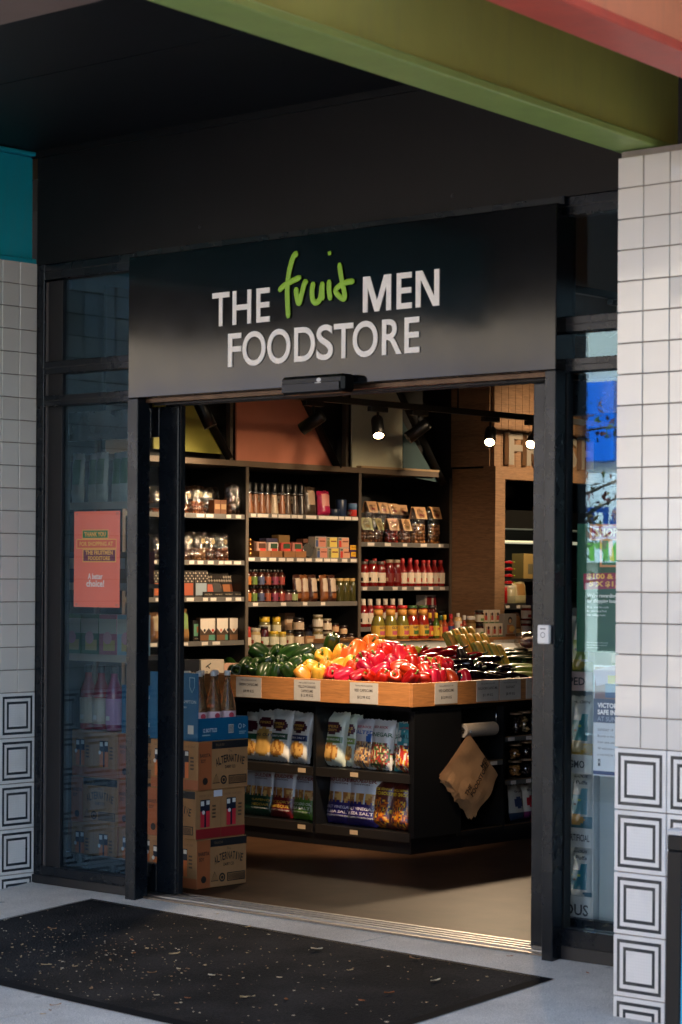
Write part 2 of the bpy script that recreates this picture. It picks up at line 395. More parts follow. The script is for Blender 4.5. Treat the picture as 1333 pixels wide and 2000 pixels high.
for px, py in ((390, 443), (884, 382), (718, 452)):      # fixing plugs left in the bulkhead
    p = U(px, py, 'y', 0); MB().ball((p.x, 0, min(p.z, 3.2)), .009, 0, 8, 6, (1, .4, 1)).build('fixing_plug', FRAMED, bl)
# ---- canopy
cn = thing('canopy_soffit', 'black flat soffit of the entrance canopy with a fine panel seam', 'canopy')
box('soffit_panel', -1.5, 5.2, -.998, .0, 3.24, 3.4, SOFFIT, cn)
box('soffit_panel', -1.5, 5.2, -1.715, -1.006, 3.24, 3.4, SOFFIT, cn)
box('edge_beam', -1.5, 5.2, -1.98, -1.72, 3.2, 3.44, mat('brown_edge_paint', (128, 104, 92), .6, var=.1, vs=5), cn)
box('unseen_outer_soffit', -5.8, 1.3, -6.8, -1.99, 3.26, 3.45, SOFFIT, cn)  # out of view, sized so the upper sign reflects something dark
box('drip_strip', -1.5, 5.2, -.0125, -.0005, 3.21, 3.239, SOFFIT, cn)
def beam(name, label, x, y, rz, rgb, rgb2, length, z0=2.745, h=.50, wd=.15):
    t = thing(name, label, 'beam', (x, y, z0), rz)
    m = mat(name + '_paint', rgb, .5, var=.1, vs=5, bump=.06, bs=150, rvar=.08, streak=.22); m2 = mat(name + '_flange_paint', rgb2, .45, var=.12, vs=7, bump=.05, bs=150, streak=.2)
    box('web', .0, wd - .03, -length, 0, .028, h - .02, m, t, .002)
    box('bottom_flange', -.002, wd, -length - .001, .001, 0, .026, m2, t, .004)
    box('top_flange', -.002, wd, -length - .001, .001, h - .018, h, m, t, .003)
    return t
beam('green_beam', 'olive green steel canopy beam resting on the right tiled pillar', 3.452, -.35, math.radians(6), (164, 166, 82), (142, 162, 84), 3.4)
beam('orange_beam', 'salmon orange steel canopy beam at the top right corner', 4.125, -.35, math.radians(6), (244, 148, 104), (214, 88, 66), 3.4)
tb = beam('teal_beam', 'teal painted canopy beam above the left tiled wall', -.15, -.004, 0, (18, 162, 178), (18, 155, 170), 3.4, z0=2.735)
# ---- glazed wall tiles
TILEM = mat('white_glazed_tile', (212, 206, 197), .09, var=.03, vs=3, bump=.08, bs=11, bd=.01, orand=.035)
GROUT = mat('grey_grout', (142, 132, 122), .85, var=.1, vs=40)
def pattern_tile_material():
    m = mat('patterned_tile', (222, 220, 216), .28, bump=.05, bs=9); n = m.node_tree.nodes; l = m.node_tree.links; b = n['Principled BSDF']
    tc = n.new('ShaderNodeTexCoord'); sp = n.new('ShaderNodeSeparateXYZ'); l.new(tc.outputs['Object'], sp.inputs[0])
    def mth(op, a, bb=None):
        k = n.new('ShaderNodeMath'); k.operation = op
        for i, q in enumerate((a, bb)):
            if q is None: continue
            if isinstance(q, (int, float)): k.inputs[i].default_value = q
            else: l.new(q, k.inputs[i])
        return k.outputs[0]
    d = mth('MAXIMUM', mth('ABSOLUTE', sp.outputs[0]), mth('ABSOLUTE', sp.outputs[2]))
    band = lambda lo, hi: mth('MULTIPLY', mth('GREATER_THAN', d, lo), mth('LESS_THAN', d, hi))
    f = mth('ADD', band(.0735, .0845), band(.0495, .0605))
    # fine mosaic lines inside the tile
    gx = mth('GREATER_THAN', mth('FRACT', mth('MULTIPLY', sp.outputs[0], 100)), .86); gz = mth('GREATER_THAN', mth('FRACT', mth('MULTIPLY', sp.outputs[2], 100)), .86)
    gr = mth('MULTIPLY', mth('MAXIMUM', gx, gz), .12)
    m1 = n.new('ShaderNodeMix'); m1.data_type = 'RGBA'; m1.inputs[6].default_value = lin((222, 220, 216)) + (1,); m1.inputs[7].default_value = lin((120, 125, 130)) + (1,); l.new(gr, m1.inputs[0])
    m2 = n.new('ShaderNodeMix'); m2.data_type = 'RGBA'; l.new(f, m2.inputs[0]); l.new(m1.outputs[2], m2.inputs[6]); m2.inputs[7].default_value = lin((22, 32, 40)) + (1,)
    gn = n.new('ShaderNodeNewGeometry'); ns = n.new('ShaderNodeTexNoise'); ns.inputs['Scale'].default_value = 9; ns.inputs['Detail'].default_value = 8; l.new(gn.outputs['Position'], ns.inputs['Vector'])
    r3 = n.new('ShaderNodeMapRange'); r3.inputs[1].default_value = .5; r3.inputs[2].default_value = .8; r3.inputs[3].default_value = 0; r3.inputs[4].default_value = .3; l.new(ns.outputs[0], r3.inputs[0])
    m3 = n.new('ShaderNodeMix'); m3.data_type = 'RGBA'; l.new(r3.outputs[0], m3.inputs[0]); l.new(m2.outputs[2], m3.inputs[6]); m3.inputs[7].default_value = lin((150, 146, 138)) + (1,)
    l.new(m3.outputs[2], b.inputs['Base Color'])
    r4 = n.new('ShaderNodeMapRange'); r4.inputs[3].default_value = .18; r4.inputs[4].default_value = .5; l.new(ns.outputs[0], r4.inputs[0]); l.new(r4.outputs[0], b.inputs['Roughness'])
    return m
PATM = pattern_tile_material()
def tile_mesh(name, w, h, m):
    return MB().box(-w / 2, w / 2, -.009, .0, -h / 2, h / 2, 0, .0018).mesh(name, m)
TW = tile_mesh('tile', .0965, .0965, TILEM); TP = tile_mesh('patterned_tile', .1965, .1965, PATM)
def tile_face(parent, origin, rz, ncol, zsplit, ztop, npat, colw=.1):
    """origin: left edge of the face at z=0, tiles run along local +x, facing local -y"""
    M = Matrix.Translation(origin) @ Matrix.Rotation(rz, 4, 'Z'); rnd = random.Random(3)
    for r in range(int(round((ztop - zsplit) / .1))):
        for c in range(ncol):
            p = M @ Vector((c * .1 + .05, 0, zsplit + .05 + r * .1))
            put('tile', TW, parent, p, (rnd.gauss(0, .006), rnd.gauss(0, .0015), rz + rnd.gauss(0, .006)))
    for r in range(npat):
        for c in range((ncol + 1) // 2):
            if c * .2 + .2 > ncol * .1 + .05: continue
            p = M @ Vector((c * .2 + .1, 0, zsplit - .1 - r * .2))
            put('patterned_tile', TP, parent, p, (rnd.gauss(0, .002), 0, rz + rnd.gauss(0, .002)))
def tiled_core(name, m):                              # tile joints on the faces the photograph does not show
    n = m.node_tree.nodes; l = m.node_tree.links
    return m
rp = thing('tiled_pillar', 'white tiled pillar with black square patterned tiles at its foot, right of the doorway', 'pillar')
box('core', 3.4965, 4.402, -.552, .055, -.3, 2.741, GROUT, rp)
tile_face(rp, (3.487, -.552, 0), 0, 9, .822, 2.722, 5)
tile_face(rp, (3.4965, -.046, 0), -math.pi / 2, 5, .822, 2.722, 5)
lp = thing('tiled_pillar', 'white tiled return wall with patterned foot tiles at the left edge', 'pillar')
box('core', -.905, -.008, -.56, .055, -.3, 2.733, GROUT, lp)
tile_face(lp, (-.008, -.60, 0), math.pi / 2, 6, .842, 2.742, 5)
tile_face(lp, (-.905, -.56, 0), 0, 9, .842, 2.742, 5)
# ================================================================ shopfront: windows, door, sign
DUST = mat('dusty_grey_ledge', (86, 82, 80), .7, var=.15, vs=20)
def window(name, label, x0, x1, gx0, gx1, zb, side):
    t = thing(name, label, 'window')
    box('jamb', x0, x0 + .047, .0, .07, .0, 2.735, FRAME, t, .002)
    box('jamb', x1 - .03, x1, .0, .07, .0, 2.735, FRAME, t, .002)
    box('glazing_bead', x0 + .0475, gx0, .022, .062, .0, 2.66, FRAMED, t, .001)
    box('bead_edge', x0 + .0478, x0 + .056, .012, .0215, zb, 2.655, DUST, t)
    for a, b in ((2.665, 2.733), (2.247, 2.303), (2.105, 2.152), (.0, zb)):
        box('transom', x0 + .0475, x1 - .031, .0, .0205, a, b, FRAME, t, .002)
        box('transom_ledge', gx0 + .001, x1 - .031, .0225, .06, a, b, FRAMED, t)
        if a > 1: box('transom_groove', x0 + .049, x1 - .032, -.0012, .002, (a + b) / 2 - .002, (a + b) / 2 + .002, FRAMED, t)
    for a, b in ((2.303, 2.665), (2.152, 2.247), (zb, 2.105)):
        p = box('pane', gx0, x1 - .031, .034, .040, a, b, GLASS, t)
    return t
lw = window('shopfront_window', 'tall narrow shop window with transoms left of the doorway', -.001, .652, .145, .6, .075, 0)
rw = window('shopfront_window', 'tall narrow shop window with posters between doorway and right pillar', 2.80, 3.486, 2.872, 3.45, .105, 1)
box('sill', .0, .66, -.012, -.0005, .0, .035, FRAMED, lw); box('sill', 2.884, 3.486, -.012, -.0005, -.01, .045, FRAMED, rw)
# posts either side of the opening
dp = thing('door_portal', 'charcoal metal door posts and head carrying the sliding doors', 'door frame')
box('post', .654, .716, -.062, .014, -.01, 2.108, FRAME, dp, .003)
box('post', 2.833, 2.882, -.062, -.002, -.012, 2.108, FRAME, dp, .003)
box('door_track_head', .72, 2.83, -.02, .19, 2.090, 2.1075, mat('bronze_track', (74, 58, 46), .4, .8, var=.3, vs=15), dp)
box('track_slot', .72, 2.83, .03, .05, 2.0822, 2.0899, FRAMED, dp); box('track_slot', .72, 2.83, .10, .12, 2.0822, 2.0899, FRAMED, dp)
def leaf(label, x0, x1, wl=.075, wr=.118):
    t = thing('sliding_door', label, 'door')
    for a, b in ((x0, x0 + wl), (x1 - wr, x1)): box('stile', a, b, .088, .135, .012, 2.0815, FRAME, t, .004)
    se = x1 if wr > wl else x0
    box('stile_seal', se - .006, se + .006, .1, .125, .014, 2.08, FRAMED, t)
    box('rail', x0 + wl + .0005, x1 - wr - .0005, .09, .133, .012, .13, FRAME, t, .003); box('rail', x0 + wl + .0005, x1 - wr - .0005, .09, .133, 1.955, 2.0815, FRAME, t, .003)
    box('pane', x0 + wl + .0005, x1 - wr - .0005,   .108, .114, .13, 1.955, GLASSD, t)
    return t
leaf('left sliding door leaf, slid open behind the left window', -.32, .807)
rl = leaf('right sliding door leaf, slid open behind the right window', 2.672, 3.46, .118, .075)
# ---- the white push plate on the right post
sw = thing('door_push_button', 'small white wave-to-open switch on the right door post', 'switch', U(1066, 1239, 'y', -.0625))
MB().box(-.026, .026, -.018, 0, -.034, .034, 0, .006).build('housing', mat('white_plastic', (222, 222, 220), .4), sw)
ring(sw, (0, -.002), .008, .0105, (120, 120, 120), off=.0186); rects(sw, [(-.012, .018, .012, .022, (90, 90, 90))], off=.0184)
# ---- sign
sg = thing('shop_sign', 'wide black fascia sign with white capitals and lime handwriting above the doorway', 'sign')
PANEL = mat('satin_black_sign', (12, 13, 15), .10, var=.12, vs=5, rvar=.02, spec=.26)
box('sign_panel', .655, 2.881, -.06, .06, 2.109, 2.705, PANEL, sg, .003)
SY = -.0605
LET = mat('off_white_letter', (240, 234, 226), .5, var=.03, vs=20)
LEDG = mat('letter_edge', (190, 182, 174), .6)
def letter(ch, px0, px1, zb, zt):
    a = U(px0, 600, 'y', SY).x; b = U(px1, 600, 'y', SY).x
    v, f = glyphs(ch, .012, 8)
    if ch == 'M': v = [(0, 0), (0, 1), (.25, 1), (.5, .30), (.75, 1), (1, 1), (1, 0), (.83, 0), (.83, .68), (.58, 0), (.42, 0), (.17, .68), (.17, 0)]; f = [tuple(range(13))]
    if ch == 'N': v = [(0, 0), (0, 1), (.28, 1), (.79, .26), (.79, 1), (1, 1), (1, 0), (.74, 0), (.21, .76), (.21, 0)]; f = [tuple(range(10))]
    xa = min(p[0] for p in v); xb = max(p[0] for p in v); ya = min(p[1] for p in v); yb = max(p[1] for p in v)
    ov = .012 * (zt - zb) if ch in 'OS' else 0
    P = [(a + (p[0] - xa) / (xb - xa) * (b - a), zb - ov + (p[1] - ya) / (yb - ya) * (zt - zb + 2 * ov)) for p in v]
    mb = MB(); TH_ = .004
    mb.v = [(x, SY - TH_, z) for x, z in P] + [(x, SY, z) for x, z in P]; n = len(P)
    ed = {}
    for q in f:
        mb.f.append(q); mb.m.append(0); mb.sm.append(False)
        for i in range(len(q)):
            e = (q[i], q[(i + 1) % len(q)]); ed[e] = 1
    for (i, j) in ed:
        if (j, i) not in ed: mb.f.append((i, i + n, j + n, j)); mb.m.append(1); mb.sm.append(False)
    mb.build('letter', [LET, LEDG], sg)
zx = lambda v: 240 + v / 2.02
def zrow(z0, z1, xs):       # baseline/cap height from the two ends of the row
    return sum(U(zx(x), 470 + y / 2.02, 'y', SY).z for x, y in z0) / len(z0), sum(U(zx(x), 470 + y / 2.02, 'y', SY).z for x, y in z1) / len(z1)
b1, t1 = zrow([(390, 335), (500, 327), (555, 322), (1110, 272)], [(388, 204), (500, 193), (555, 186), (1110, 128)], 0)
for ch, a, b in (('T', 355, 422), ('H', 435, 508), ('E', 529, 582), ('M', 949, 1060), ('E', 1082, 1142), ('N', 1157, 1250)): letter(ch, zx(a), zx(b), b1, t1)
b2, t2 = zrow([(428, 495), (705, 478), (873, 467), (1145, 444)], [(445, 363), (710, 343), (873, 327), (1145, 302)], 0)
for ch, a, b in (('F', 418, 470), ('O', 475, 566), ('O', 573, 664), ('D', 679, 761), ('S', 767, 832), ('T', 835, 912), ('O', 910, 1008), ('R', 1025, 1103), ('E', 1114, 1173)): letter(ch, zx(a), zx(b), b2, t2)
GREENL = mat('lime_letter', (140, 186, 44), .45)
def stroke(pts, r, k=0):
    P = [U(530 + x / 7.406, 480 + y / 7.406, 'y', SY - .006 - k * .0008) for x, y in pts]
    P = spline(P, 7) if len(P) > 2 else P
    rr = r / 7.406 * .00275; n = len(P); mb = MB()
    rads = [rr * min(1, .55 + .45 * min(i, n - 1 - i) / 2) for i in range(n)]
    mb.tube(P, rads, 12, 0, flat=((0, 1, 0), .28)).build('letter', GREENL, sg)
stroke([(385, 118), (335, 135), (290, 240), (250, 420), (230, 620), (235, 850), (245, 1050)], 35)
stroke([(105, 655), (180, 580), (300, 510), (430, 450)], 33, 1)
stroke([(358, 600), (365, 720), (400, 830), (440, 690), (485, 530), (510, 560)], 35)
stroke([(610, 520), (588, 650), (600, 780), (650, 820), (710, 750), (738, 520)], 35); stroke([(738, 520), (735, 660), (738, 790)], 34, 1)
stroke([(835, 490), (835, 640), (855, 790)], 34); stroke([(838, 80), (844, 135)], 42)
stroke([(982, 245), (1005, 420), (1045, 620), (1062, 730), (1040, 765), (960, 710), (930, 640), (1000, 570), (1100, 525), (1200, 512)], 33)
# ---- motion sensor under the sign
p = U(620, 750, 'y', -.10)
sn = thing('door_sensor', 'black rounded door motion sensor mounted on the lower edge of the sign', 'sensor', (p.x, -.062, p.z - .002))
MB().box(-.165, .165, -.075, 0, -.036, .034, 0, .012).build('housing', mat('glossy_black_plastic', (7, 7, 8), .3, spec=.2), sn)
MB().box(-.15, .15, -.082, -.0755, -.030, .004, 0, .004).build('lens_window', mat('sensor_window', (5, 5, 6), .25, spec=.2), sn)
disc(sn, (.04, .014), .008, (200, 200, 200), off=.0757, sx=1.5); rects(sn, [(.025, .001, .058, .004, (180, 180, 180))], off=.0825)

# ---- door mat with dry leaf litter
mt = thing('door_mat', 'large black ribbed rubber entrance mat littered with dry leaf bits', 'mat')
RUB = mat('mat_rubber', (30, 30, 31), .9, spec=.12); n_ = RUB.node_tree.nodes; l_ = RUB.node_tree.links
tc = n_.new('ShaderNodeTexCoord'); vo = n_.new('ShaderNodeTexVoronoi'); vo.inputs['Scale'].default_value = 110; l_.new(tc.outputs['Object'], vo.inputs['Vector'])
bu = n_.new('ShaderNodeBump'); bu.inputs['Strength'].default_value = .9; bu.inputs['Distance'].default_value = .004; l_.new(vo.outputs['Distance'], bu.inputs['Height']); l_.new(bu.outputs[0], n_['Principled BSDF'].inputs['Normal'])
no = n_.new('ShaderNodeTexNoise'); no.inputs['Scale'].default_value = 3; no.inputs['Detail'].default_value = 8; l_.new(tc.outputs['Object'], no.inputs['Vector'])
cr = n_.new('ShaderNodeValToRGB'); cr.color_ramp.elements[0].position = .42; cr.color_ramp.elements[0].color = lin((24, 24, 25)) + (1,); cr.color_ramp.elements[1].position = .7; cr.color_ramp.elements[1].color = lin((50, 47, 45)) + (1,)
l_.new(no.outputs[0], cr.inputs[0])
wv = n_.new('ShaderNodeMix'); wv.data_type = 'RGBA'; wv.blend_type = 'MULTIPLY'; wv.inputs[0].default_value = .75
mr = n_.new('ShaderNodeMapRange'); mr.inputs[1].default_value = 0; mr.inputs[2].default_value = .7; mr.inputs[3].default_value = .45; mr.inputs[4].default_value = 1.35; l_.new(vo.outputs['Distance'], mr.inputs[0])
l_.new(cr.outputs[0], wv.inputs[6]); l_.new(mr.outputs[0], wv.inputs[7]); l_.new(wv.outputs[2], n_['Principled BSDF'].inputs['Base Color'])
A = UG(178, 1756); B = UG(1083, 1913); D = UG(865, 2000)
ex = (Vector((B.x, B.y, 0)) - Vector((A.x, A.y, 0))); Lm = ex.length; ex.normalize(); ey = Vector((ex.y, -ex.x, 0)); Wm = 1.17
def matpt(a, b, up): q = Vector((A.x, A.y, 0)) + ex * a + ey * b; return (q.x, q.y, SL * q.y + up)
mb = MB(); bd = .035
mb.poly([matpt(a, b, .008) for a, b in ((bd, bd), (bd, Wm - bd), (Lm - bd, Wm - bd), (Lm - bd, bd))]); mb.build('ribbed_field', RUB, mt)
mb = MB(); O = [(0, 0), (0, Wm), (Lm, Wm), (Lm, 0)]; I = [(bd, bd), (bd, Wm - bd), (Lm - bd, Wm - bd), (Lm - bd, bd)]
for i in range(4):
    j = (i + 1) % 4
    mb.poly([matpt(*O[i], .0025), matpt(*O[j], .0025), matpt(*I[j], .0095), matpt(*I[i], .0095)])
mb.build('bevelled_edge', mat('mat_edge_rubber', (20, 20, 21), .8, spec=.1), mt)
LEAFM = [mat('dry_leaf_a', (214, 180, 130), .7), mat('dry_leaf_b', (166, 124, 84), .7), mat('dry_leaf_c', (230, 208, 172), .7), mat('dry_leaf_d', (168, 96, 48), .7)]
rl_ = random.Random(11)
def leaf_mesh(L, W, r):
    mb = MB(); n = 5; L1 = []; L2 = []; C = []
    for i in range(n + 1):
        t = i / n; wd = W * math.sin(math.pi * min(.98, t + .03)) * r.uniform(.8, 1.1); up = .2 * L * (t - .5) ** 2 * r.uniform(1, 3) + .001
        C.append((t * L, 0, up * .4)); L1.append((t * L, wd, up + .12 * W)); L2.append((t * L, -wd, up + .18 * W))
    for i in range(n):
        mb.poly([C[i], C[i + 1], L1[i + 1], L1[i]], 0, True); mb.poly([L2[i], L2[i + 1], C[i + 1], C[i]], 0, True)
    return mb
LM = [[leaf_mesh(rl_.uniform(.03, .05), rl_.uniform(.006, .011), rl_).mesh('dry_leaf', m) for m in LEAFM] for _ in range(2)]
spots = [(468, 1955), (306, 1905), (345, 1898), (264, 1867), (152, 1893), (180, 1935), (300, 1950), (360, 1955), (80, 1890), (120, 1968), (540, 1915), (255, 1840), (690, 1900), (820, 1880), (860, 1920), (770, 1945), (490, 1815), (430, 1840), (630, 1860), (560, 1960), (45, 1850), (110, 1820), (420, 1912), (700, 1960), (330, 1870), (215, 1880)]
for i, (px, py) in enumerate(spots):
    q = UG(px, py)
    o = put('dry_leaf', LM[i % 2][i % 4], None, (q.x, q.y, q.z + .0105), (rl_.uniform(-.1, .1) + SL, rl_.uniform(-.1, .1), rl_.uniform(0, 6.28)))
    o.scale = [rl_.uniform(.6, 1.15)] * 3 if i else [1.5] * 3
    tag(o, 'small dry tan leaf scrap lying on the black door mat', 'leaf', 'dry leaves on the door mat')
for i, (px, py) in enumerate([(1002, 1868), (78, 1982), (100, 1976), (427, 1785), (1145, 1900), (470, 1765)]):
    q = UG(px, py); o = put('dry_leaf', LM[i % 2][(i + 3) % 4], None, (q.x, q.y, q.z + .0015), (SL, 0, rl_.uniform(0, 6.28))); o.scale = [.7] * 3
    tag(o, 'small dry leaf scrap lying on the bare concrete footpath', 'leaf', 'dry leaves on the footpath')
mb = MB()
for i in range(800):
    a, b = rl_.uniform(.06, Lm - .06), rl_.uniform(.06, Wm - .06)
    if rl_.random() < .6: a = min(Lm - .06, max(.06, rl_.gauss(Lm * .35, .45))); b = min(Wm - .06, max(.06, rl_.gauss(Wm * .62, .26)))
    s = rl_.uniform(.0013, .0042) * (1.8 if rl_.random() < .15 else 1); an = rl_.uniform(0, 6.28); mi = rl_.randrange(3)
    q = []
    for k in range(4):
        rr = s * rl_.uniform(.5, 1.2); t = an + k * 1.57
        q.append(matpt(a + rr * math.cos(t) * 1.5, b + rr * math.sin(t), .0105 + rl_.uniform(0, .002)))
    mb.poly(q[::-1], mi)
o = struct(mb.build('leaf_crumbs', LEAFM), 'stuff'); tag(o, 'fine crumbs of dry leaf scattered over the black mat', 'litter')

# ---- pavement sign at the right edge
af = thing('pavement_sign', 'black framed pavement sign with a sky blue panel at the right edge', 'sign', (4.15, -1.2, SL * -1.2), math.radians(2))
for s in (-1, 1):
    r = math.radians(1.2) * s
    fr = put('board_frame', MB().box(-.02, .6, -.015, .015, 0, .04, 0, .004).box(-.02, .6, -.015, .015, .70, .745, 0, .004).box(-.02, .03, -.0148, .0148, .04, .70, 0, .004).box(.55, .6, -.0148, .0148, .04, .70, 0, .004).mesh('board_frame', BLACKPL), af, (0, s * .034, 0), (r, 0, 0))
    put('blue_panel', MB().box(.03, .55, -.008, .008, .04, .70).mesh('blue_panel', mat('sky_blue_board', (70, 178, 220), .35)), fr)
MB().box(-.025, .605, -.03, .03, .735, .76, 0, .005).build('cap', mat('grey_cap', (190, 188, 184), .4), af)
# ================================================================ inside: wall shelving
XS = -1.6
BAYS = [(2.02, 3.012, (1.715, 1.444, 1.23, .974, .70)), (3.012, 4.027, (1.727, 1.466, 1.198, .928, .68)), (4.027, 4.94, (1.569, 1.291, 1.035, .70))]
LIP = .026
sh = thing('wall_shelving', 'black wall shelving with taupe edges, painted header panels and packed grocery shelves', 'shelving')
UPE = mat('upright_edge_laminate', (92, 82, 72), .5, var=.08, vs=12)
for y in (2.02, 3.012, 4.027, 4.935):
    box('upright', -2.08, XS - .004, y - .011, y + .011, 0, 2.0, BLACKP, sh)
    box('upright_edge', XS - .0038, XS + .004, y - .0115, y + .0115, 0, 2.0, UPE, sh)
box('back_panel', -2.1, -2.085, 2.0, 4.95, 0, 2.0, BLACKP, sh)
box('header', -2.08, XS + .006, 2.0, 4.80, 2.002, 2.035, TAUPE, sh)
rt = random.Random(5)
TK = MB().box(-.026, .026, -.0012, 0, -.0095, .0095).mesh('price_ticket', TICKET); 
def tickets(parent, x, y0, y1, z, n, rz=math.pi / 2, along='y'):
    sp = (y1 - y0) / n
    for i in range(n):
        if rt.random() < .14: continue
        y = y0 + sp * (i + .5) + rt.uniform(-.2, .2) * sp
        p = (x, y, z) if along == 'y' else (y, x, z)
        o = put('price_ticket', TK, parent, p, (0, 0, rz)); o.scale = (rt.uniform(.75, 1.25), 1, 1)
NT = {(0, 0): 12, (0, 1): 12, (0, 2): 10, (0, 3): 7, (1, 0): 16, (1, 1): 12, (1, 2): 5, (1, 3): 9, (2, 0): 5, (2, 1): 7, (2, 2): 5}
for b, (y0, y1, zs) in enumerate(BAYS):
    for k, z in enumerate(zs):
        s = box('shelf', -2.08, XS - .012, y0 + .012, y1 - .012, z - .022, z, BLACKP, sh)
        lp_ = box('ticket_strip', XS - .0118, XS - .004, y0 + .013, y1 - .013, z - .025, z + .003, SHELFLIP, s)
        if (b, k) in NT: tickets(s, XS - .0038, y0 + .02, y1 - .02, z - .011, NT[(b, k)])
# beige boards standing against the back panel
for b, k, ya, yb in ((1, 0, 3.03, 3.40), (1, 1, 3.03, 3.40), (2, 0, 4.06, 4.30), (1, 2, 3.30, 3.42)):
    z = BAYS[b][2][k]; bb = box('backing_board', -1.98, -1.972, ya, yb, z + .001, z + (.225 if k < 2 else .16), TAUPE, sh)
# painted triangles above the shelves
def tri_panel(pts, m, x, name='painted_panel', th=.012):
    P = [(U(px, py, 'x', x).y, U(px, py, 'x', x).z) for px, py in pts]
    mb = MB(); a = [(x, y, z) for y, z in P]; c = [(x - th, y, z) for y, z in P]; n = len(P)
    mb.poly(a); mb.poly(c[::-1])
    for i in range(n): mb.poly([a[i], c[i], c[(i + 1) % n], a[(i + 1) % n]])
    return mb.build(name, m, sh)
box('header_back', -1.75, -1.73, 2.0, 4.9, 2.035, 2.98, mat('header_back_black', (20, 19, 19), .7), sh)
tri_panel([(300, 876), (442, 888), (345, 740), (300, 740)], mat('olive_panel', (150, 148, 62), .55, var=.05, vs=8), XS - .03)
tri_panel([(462, 899), (652, 912), (566, 735), (462, 735)], mat('coral_panel', (214, 136, 110), .55, var=.05, vs=8), XS - .03)
tri_panel([(688, 915), (786, 928), (786, 735), (688, 735)], mat('pale_sage_panel', (222, 220, 190), .5, var=.05, vs=8), XS - .03)
tri_panel([(788, 929), (856, 942), (786, 822)], mat('petrol_panel', (52, 84, 88), .55), XS - .035)
for px in (450, 676):
    a = U(px, 900, 'x', XS - .02).y
    box('header_post', XS - .045, XS - .012, a - .012, a + .012, 2.036, 2.96, UPE, sh)
for (ax, ay, bx_, by) in ((448, 893, 380, 770), (660, 914, 573, 735), (866, 944, 792, 790)):
    A_ = U(ax, ay, 'x', XS - .02); B_ = U(bx_, by, 'x', XS - .02); d = (B_ - A_); B2 = A_ + d * 1.9
    MB().tube([A_, B2], .032, 4).build('diagonal_strut', BLACKP, sh)
box('header_edge', XS - .03, XS + .012, 4.027, 4.80, 2.0355, 2.048, mat('raw_ply_edge', (190, 160, 120), .6), sh)
# ================================================================ low oak ledge in front of the right bay
le = thing('oak_ledge', 'oak topped ledge of bottles and jars behind the produce counter', 'ledge')
XL = -1.1
box('ledge_top', -1.58, XL, 3.58, 6.4, .945, .975, OAKX, le, .002)
box('ledge_fascia', XL - .0005, XL + .014, 3.58, 6.4, .922, .972, OAKX, le, .002)
box('ledge_base', -1.58, XL - .05, 3.6, 6.4, 0, .944, BLACKP, le)
tickets(le, XL + .015, 4.10, 4.5, .948, 3); tickets(le, XL + .015, 4.72, 5.12, .948, 7)
# ================================================================ oak portal round the fridge
po = thing('oak_portal', 'oak clad portal with raised FRESH lettering framing the back fridge', 'portal')
OAKD = wood('oak_cladding', (160, 122, 88), (3, 3, 30), .5)
XP = -1.24; yA, yB = 4.945, 5.05
box('column', -1.6, XP, yA, yB, 0, 2.06, OAKD, po, .002)
box('side_panel', -2.08, -1.601, 4.95, 5.04, 0, 3.0, mat('dark_end_panel', (28, 25, 23), .6), po)
ybeam = 2.072
box('head_beam', XP - .1, XP + .001, yA - .001, 6.9, 1.99, 2.072, OAKD, po, .002)
for i in range(14):                                              # boards over the head beam
    y0 = yA + i * .075
    box('board', XP - .04, XP - .012, y0 + .001, y0 + .0735, 2.0725, 2.99, OAKD, po, .0015)
for i in range(9):                                              # boards on the end wall facing the door
    z0 = 2.0725 + i * .1
    box('board', -1.6 + .0, XP - .041, yA - .012, yA, z0, z0 + .0985, OAKD, po, .0015)
LW = mat('brushed_letter', (196, 184, 166), .35, .6); pz0, pz1 = U(1000, 908, 'x', XP).z, U(1000, 836, 'x', XP).z
def letter3d(ch, y0, y1, z0, z1):
    v, f = glyphs(ch, .03); xa = min(p[0] for p in v); xb = max(p[0] for p in v); ya = min(p[1] for p in v); yb_ = max(p[1] for p in v)
    P = [(y0 + (p[0] - xa) / (xb - xa) * (y1 - y0), z0 + (p[1] - ya) / (yb_ - ya) * (z1 - z0)) for p in v]
    mb = MB(); n = len(P); mb.v = [(XP + .03, a, b) for a, b in P] + [(XP - .01, a, b) for a, b in P]; ed = {}
    for q in f:
        mb.f.append(q); mb.m.append(0); mb.sm.append(False)
        for i in range(len(q)): ed[(q[i], q[(i + 1) % len(q)])] = 1
    for i, j in ed:
        if (j, i) not in ed: mb.f.append((i, i + n, j + n, j)); mb.m.append(0); mb.sm.append(False)
    mb.build('letter', LW, po)
ys = [U(px, 870, 'x', XP).y for px in (987, 1014, 1022, 1055)]
letter3d('F', ys[0], ys[1], 2.085, 2.295); letter3d('R', ys[2], ys[3], 2.085, 2.295)
for i, ch in enumerate('ESH'): letter3d(ch, ys[3] + .05 + i * .19, ys[3] + .19 + i * .19, 2.085, 2.295)
# fridge
fr = thing('open_fridge', 'open refrigerated case inside the oak portal at the back', 'fridge')
FRM = mat('fridge_steel', (70, 72, 70), .35, .8)
box('back', -2.1, -2.06, 5.05, 6.9, 0, 2.0, mat('fridge_liner', (24, 26, 24), .5), fr)
box('canopy', -2.05, -1.42, 5.06, 6.9, 1.68, 1.80, mat('fridge_canopy', (46, 46, 44), .3, .6), fr)
for z in (.62, 1.17): 
    s = box('shelf', -2.05, -1.45, 5.06, 6.9, z - .02, z, FRM, fr); box('shelf_rail', -1.449, -1.44, 5.06, 6.9, z - .03, z + .012, METAL, s)
    box('glass_guard', -1.438, -1.434, 5.06, 6.9, z + .013, z + .06, GLASS, s)
    tickets(s, -1.4395, 5.1, 5.7, z - .012, 6)
box('light_tube', -1.9, -1.46, 5.1, 6.85, 1.588, 1.600, mat('fridge_tube', (240, 236, 200), .4, emis=.1), fr)
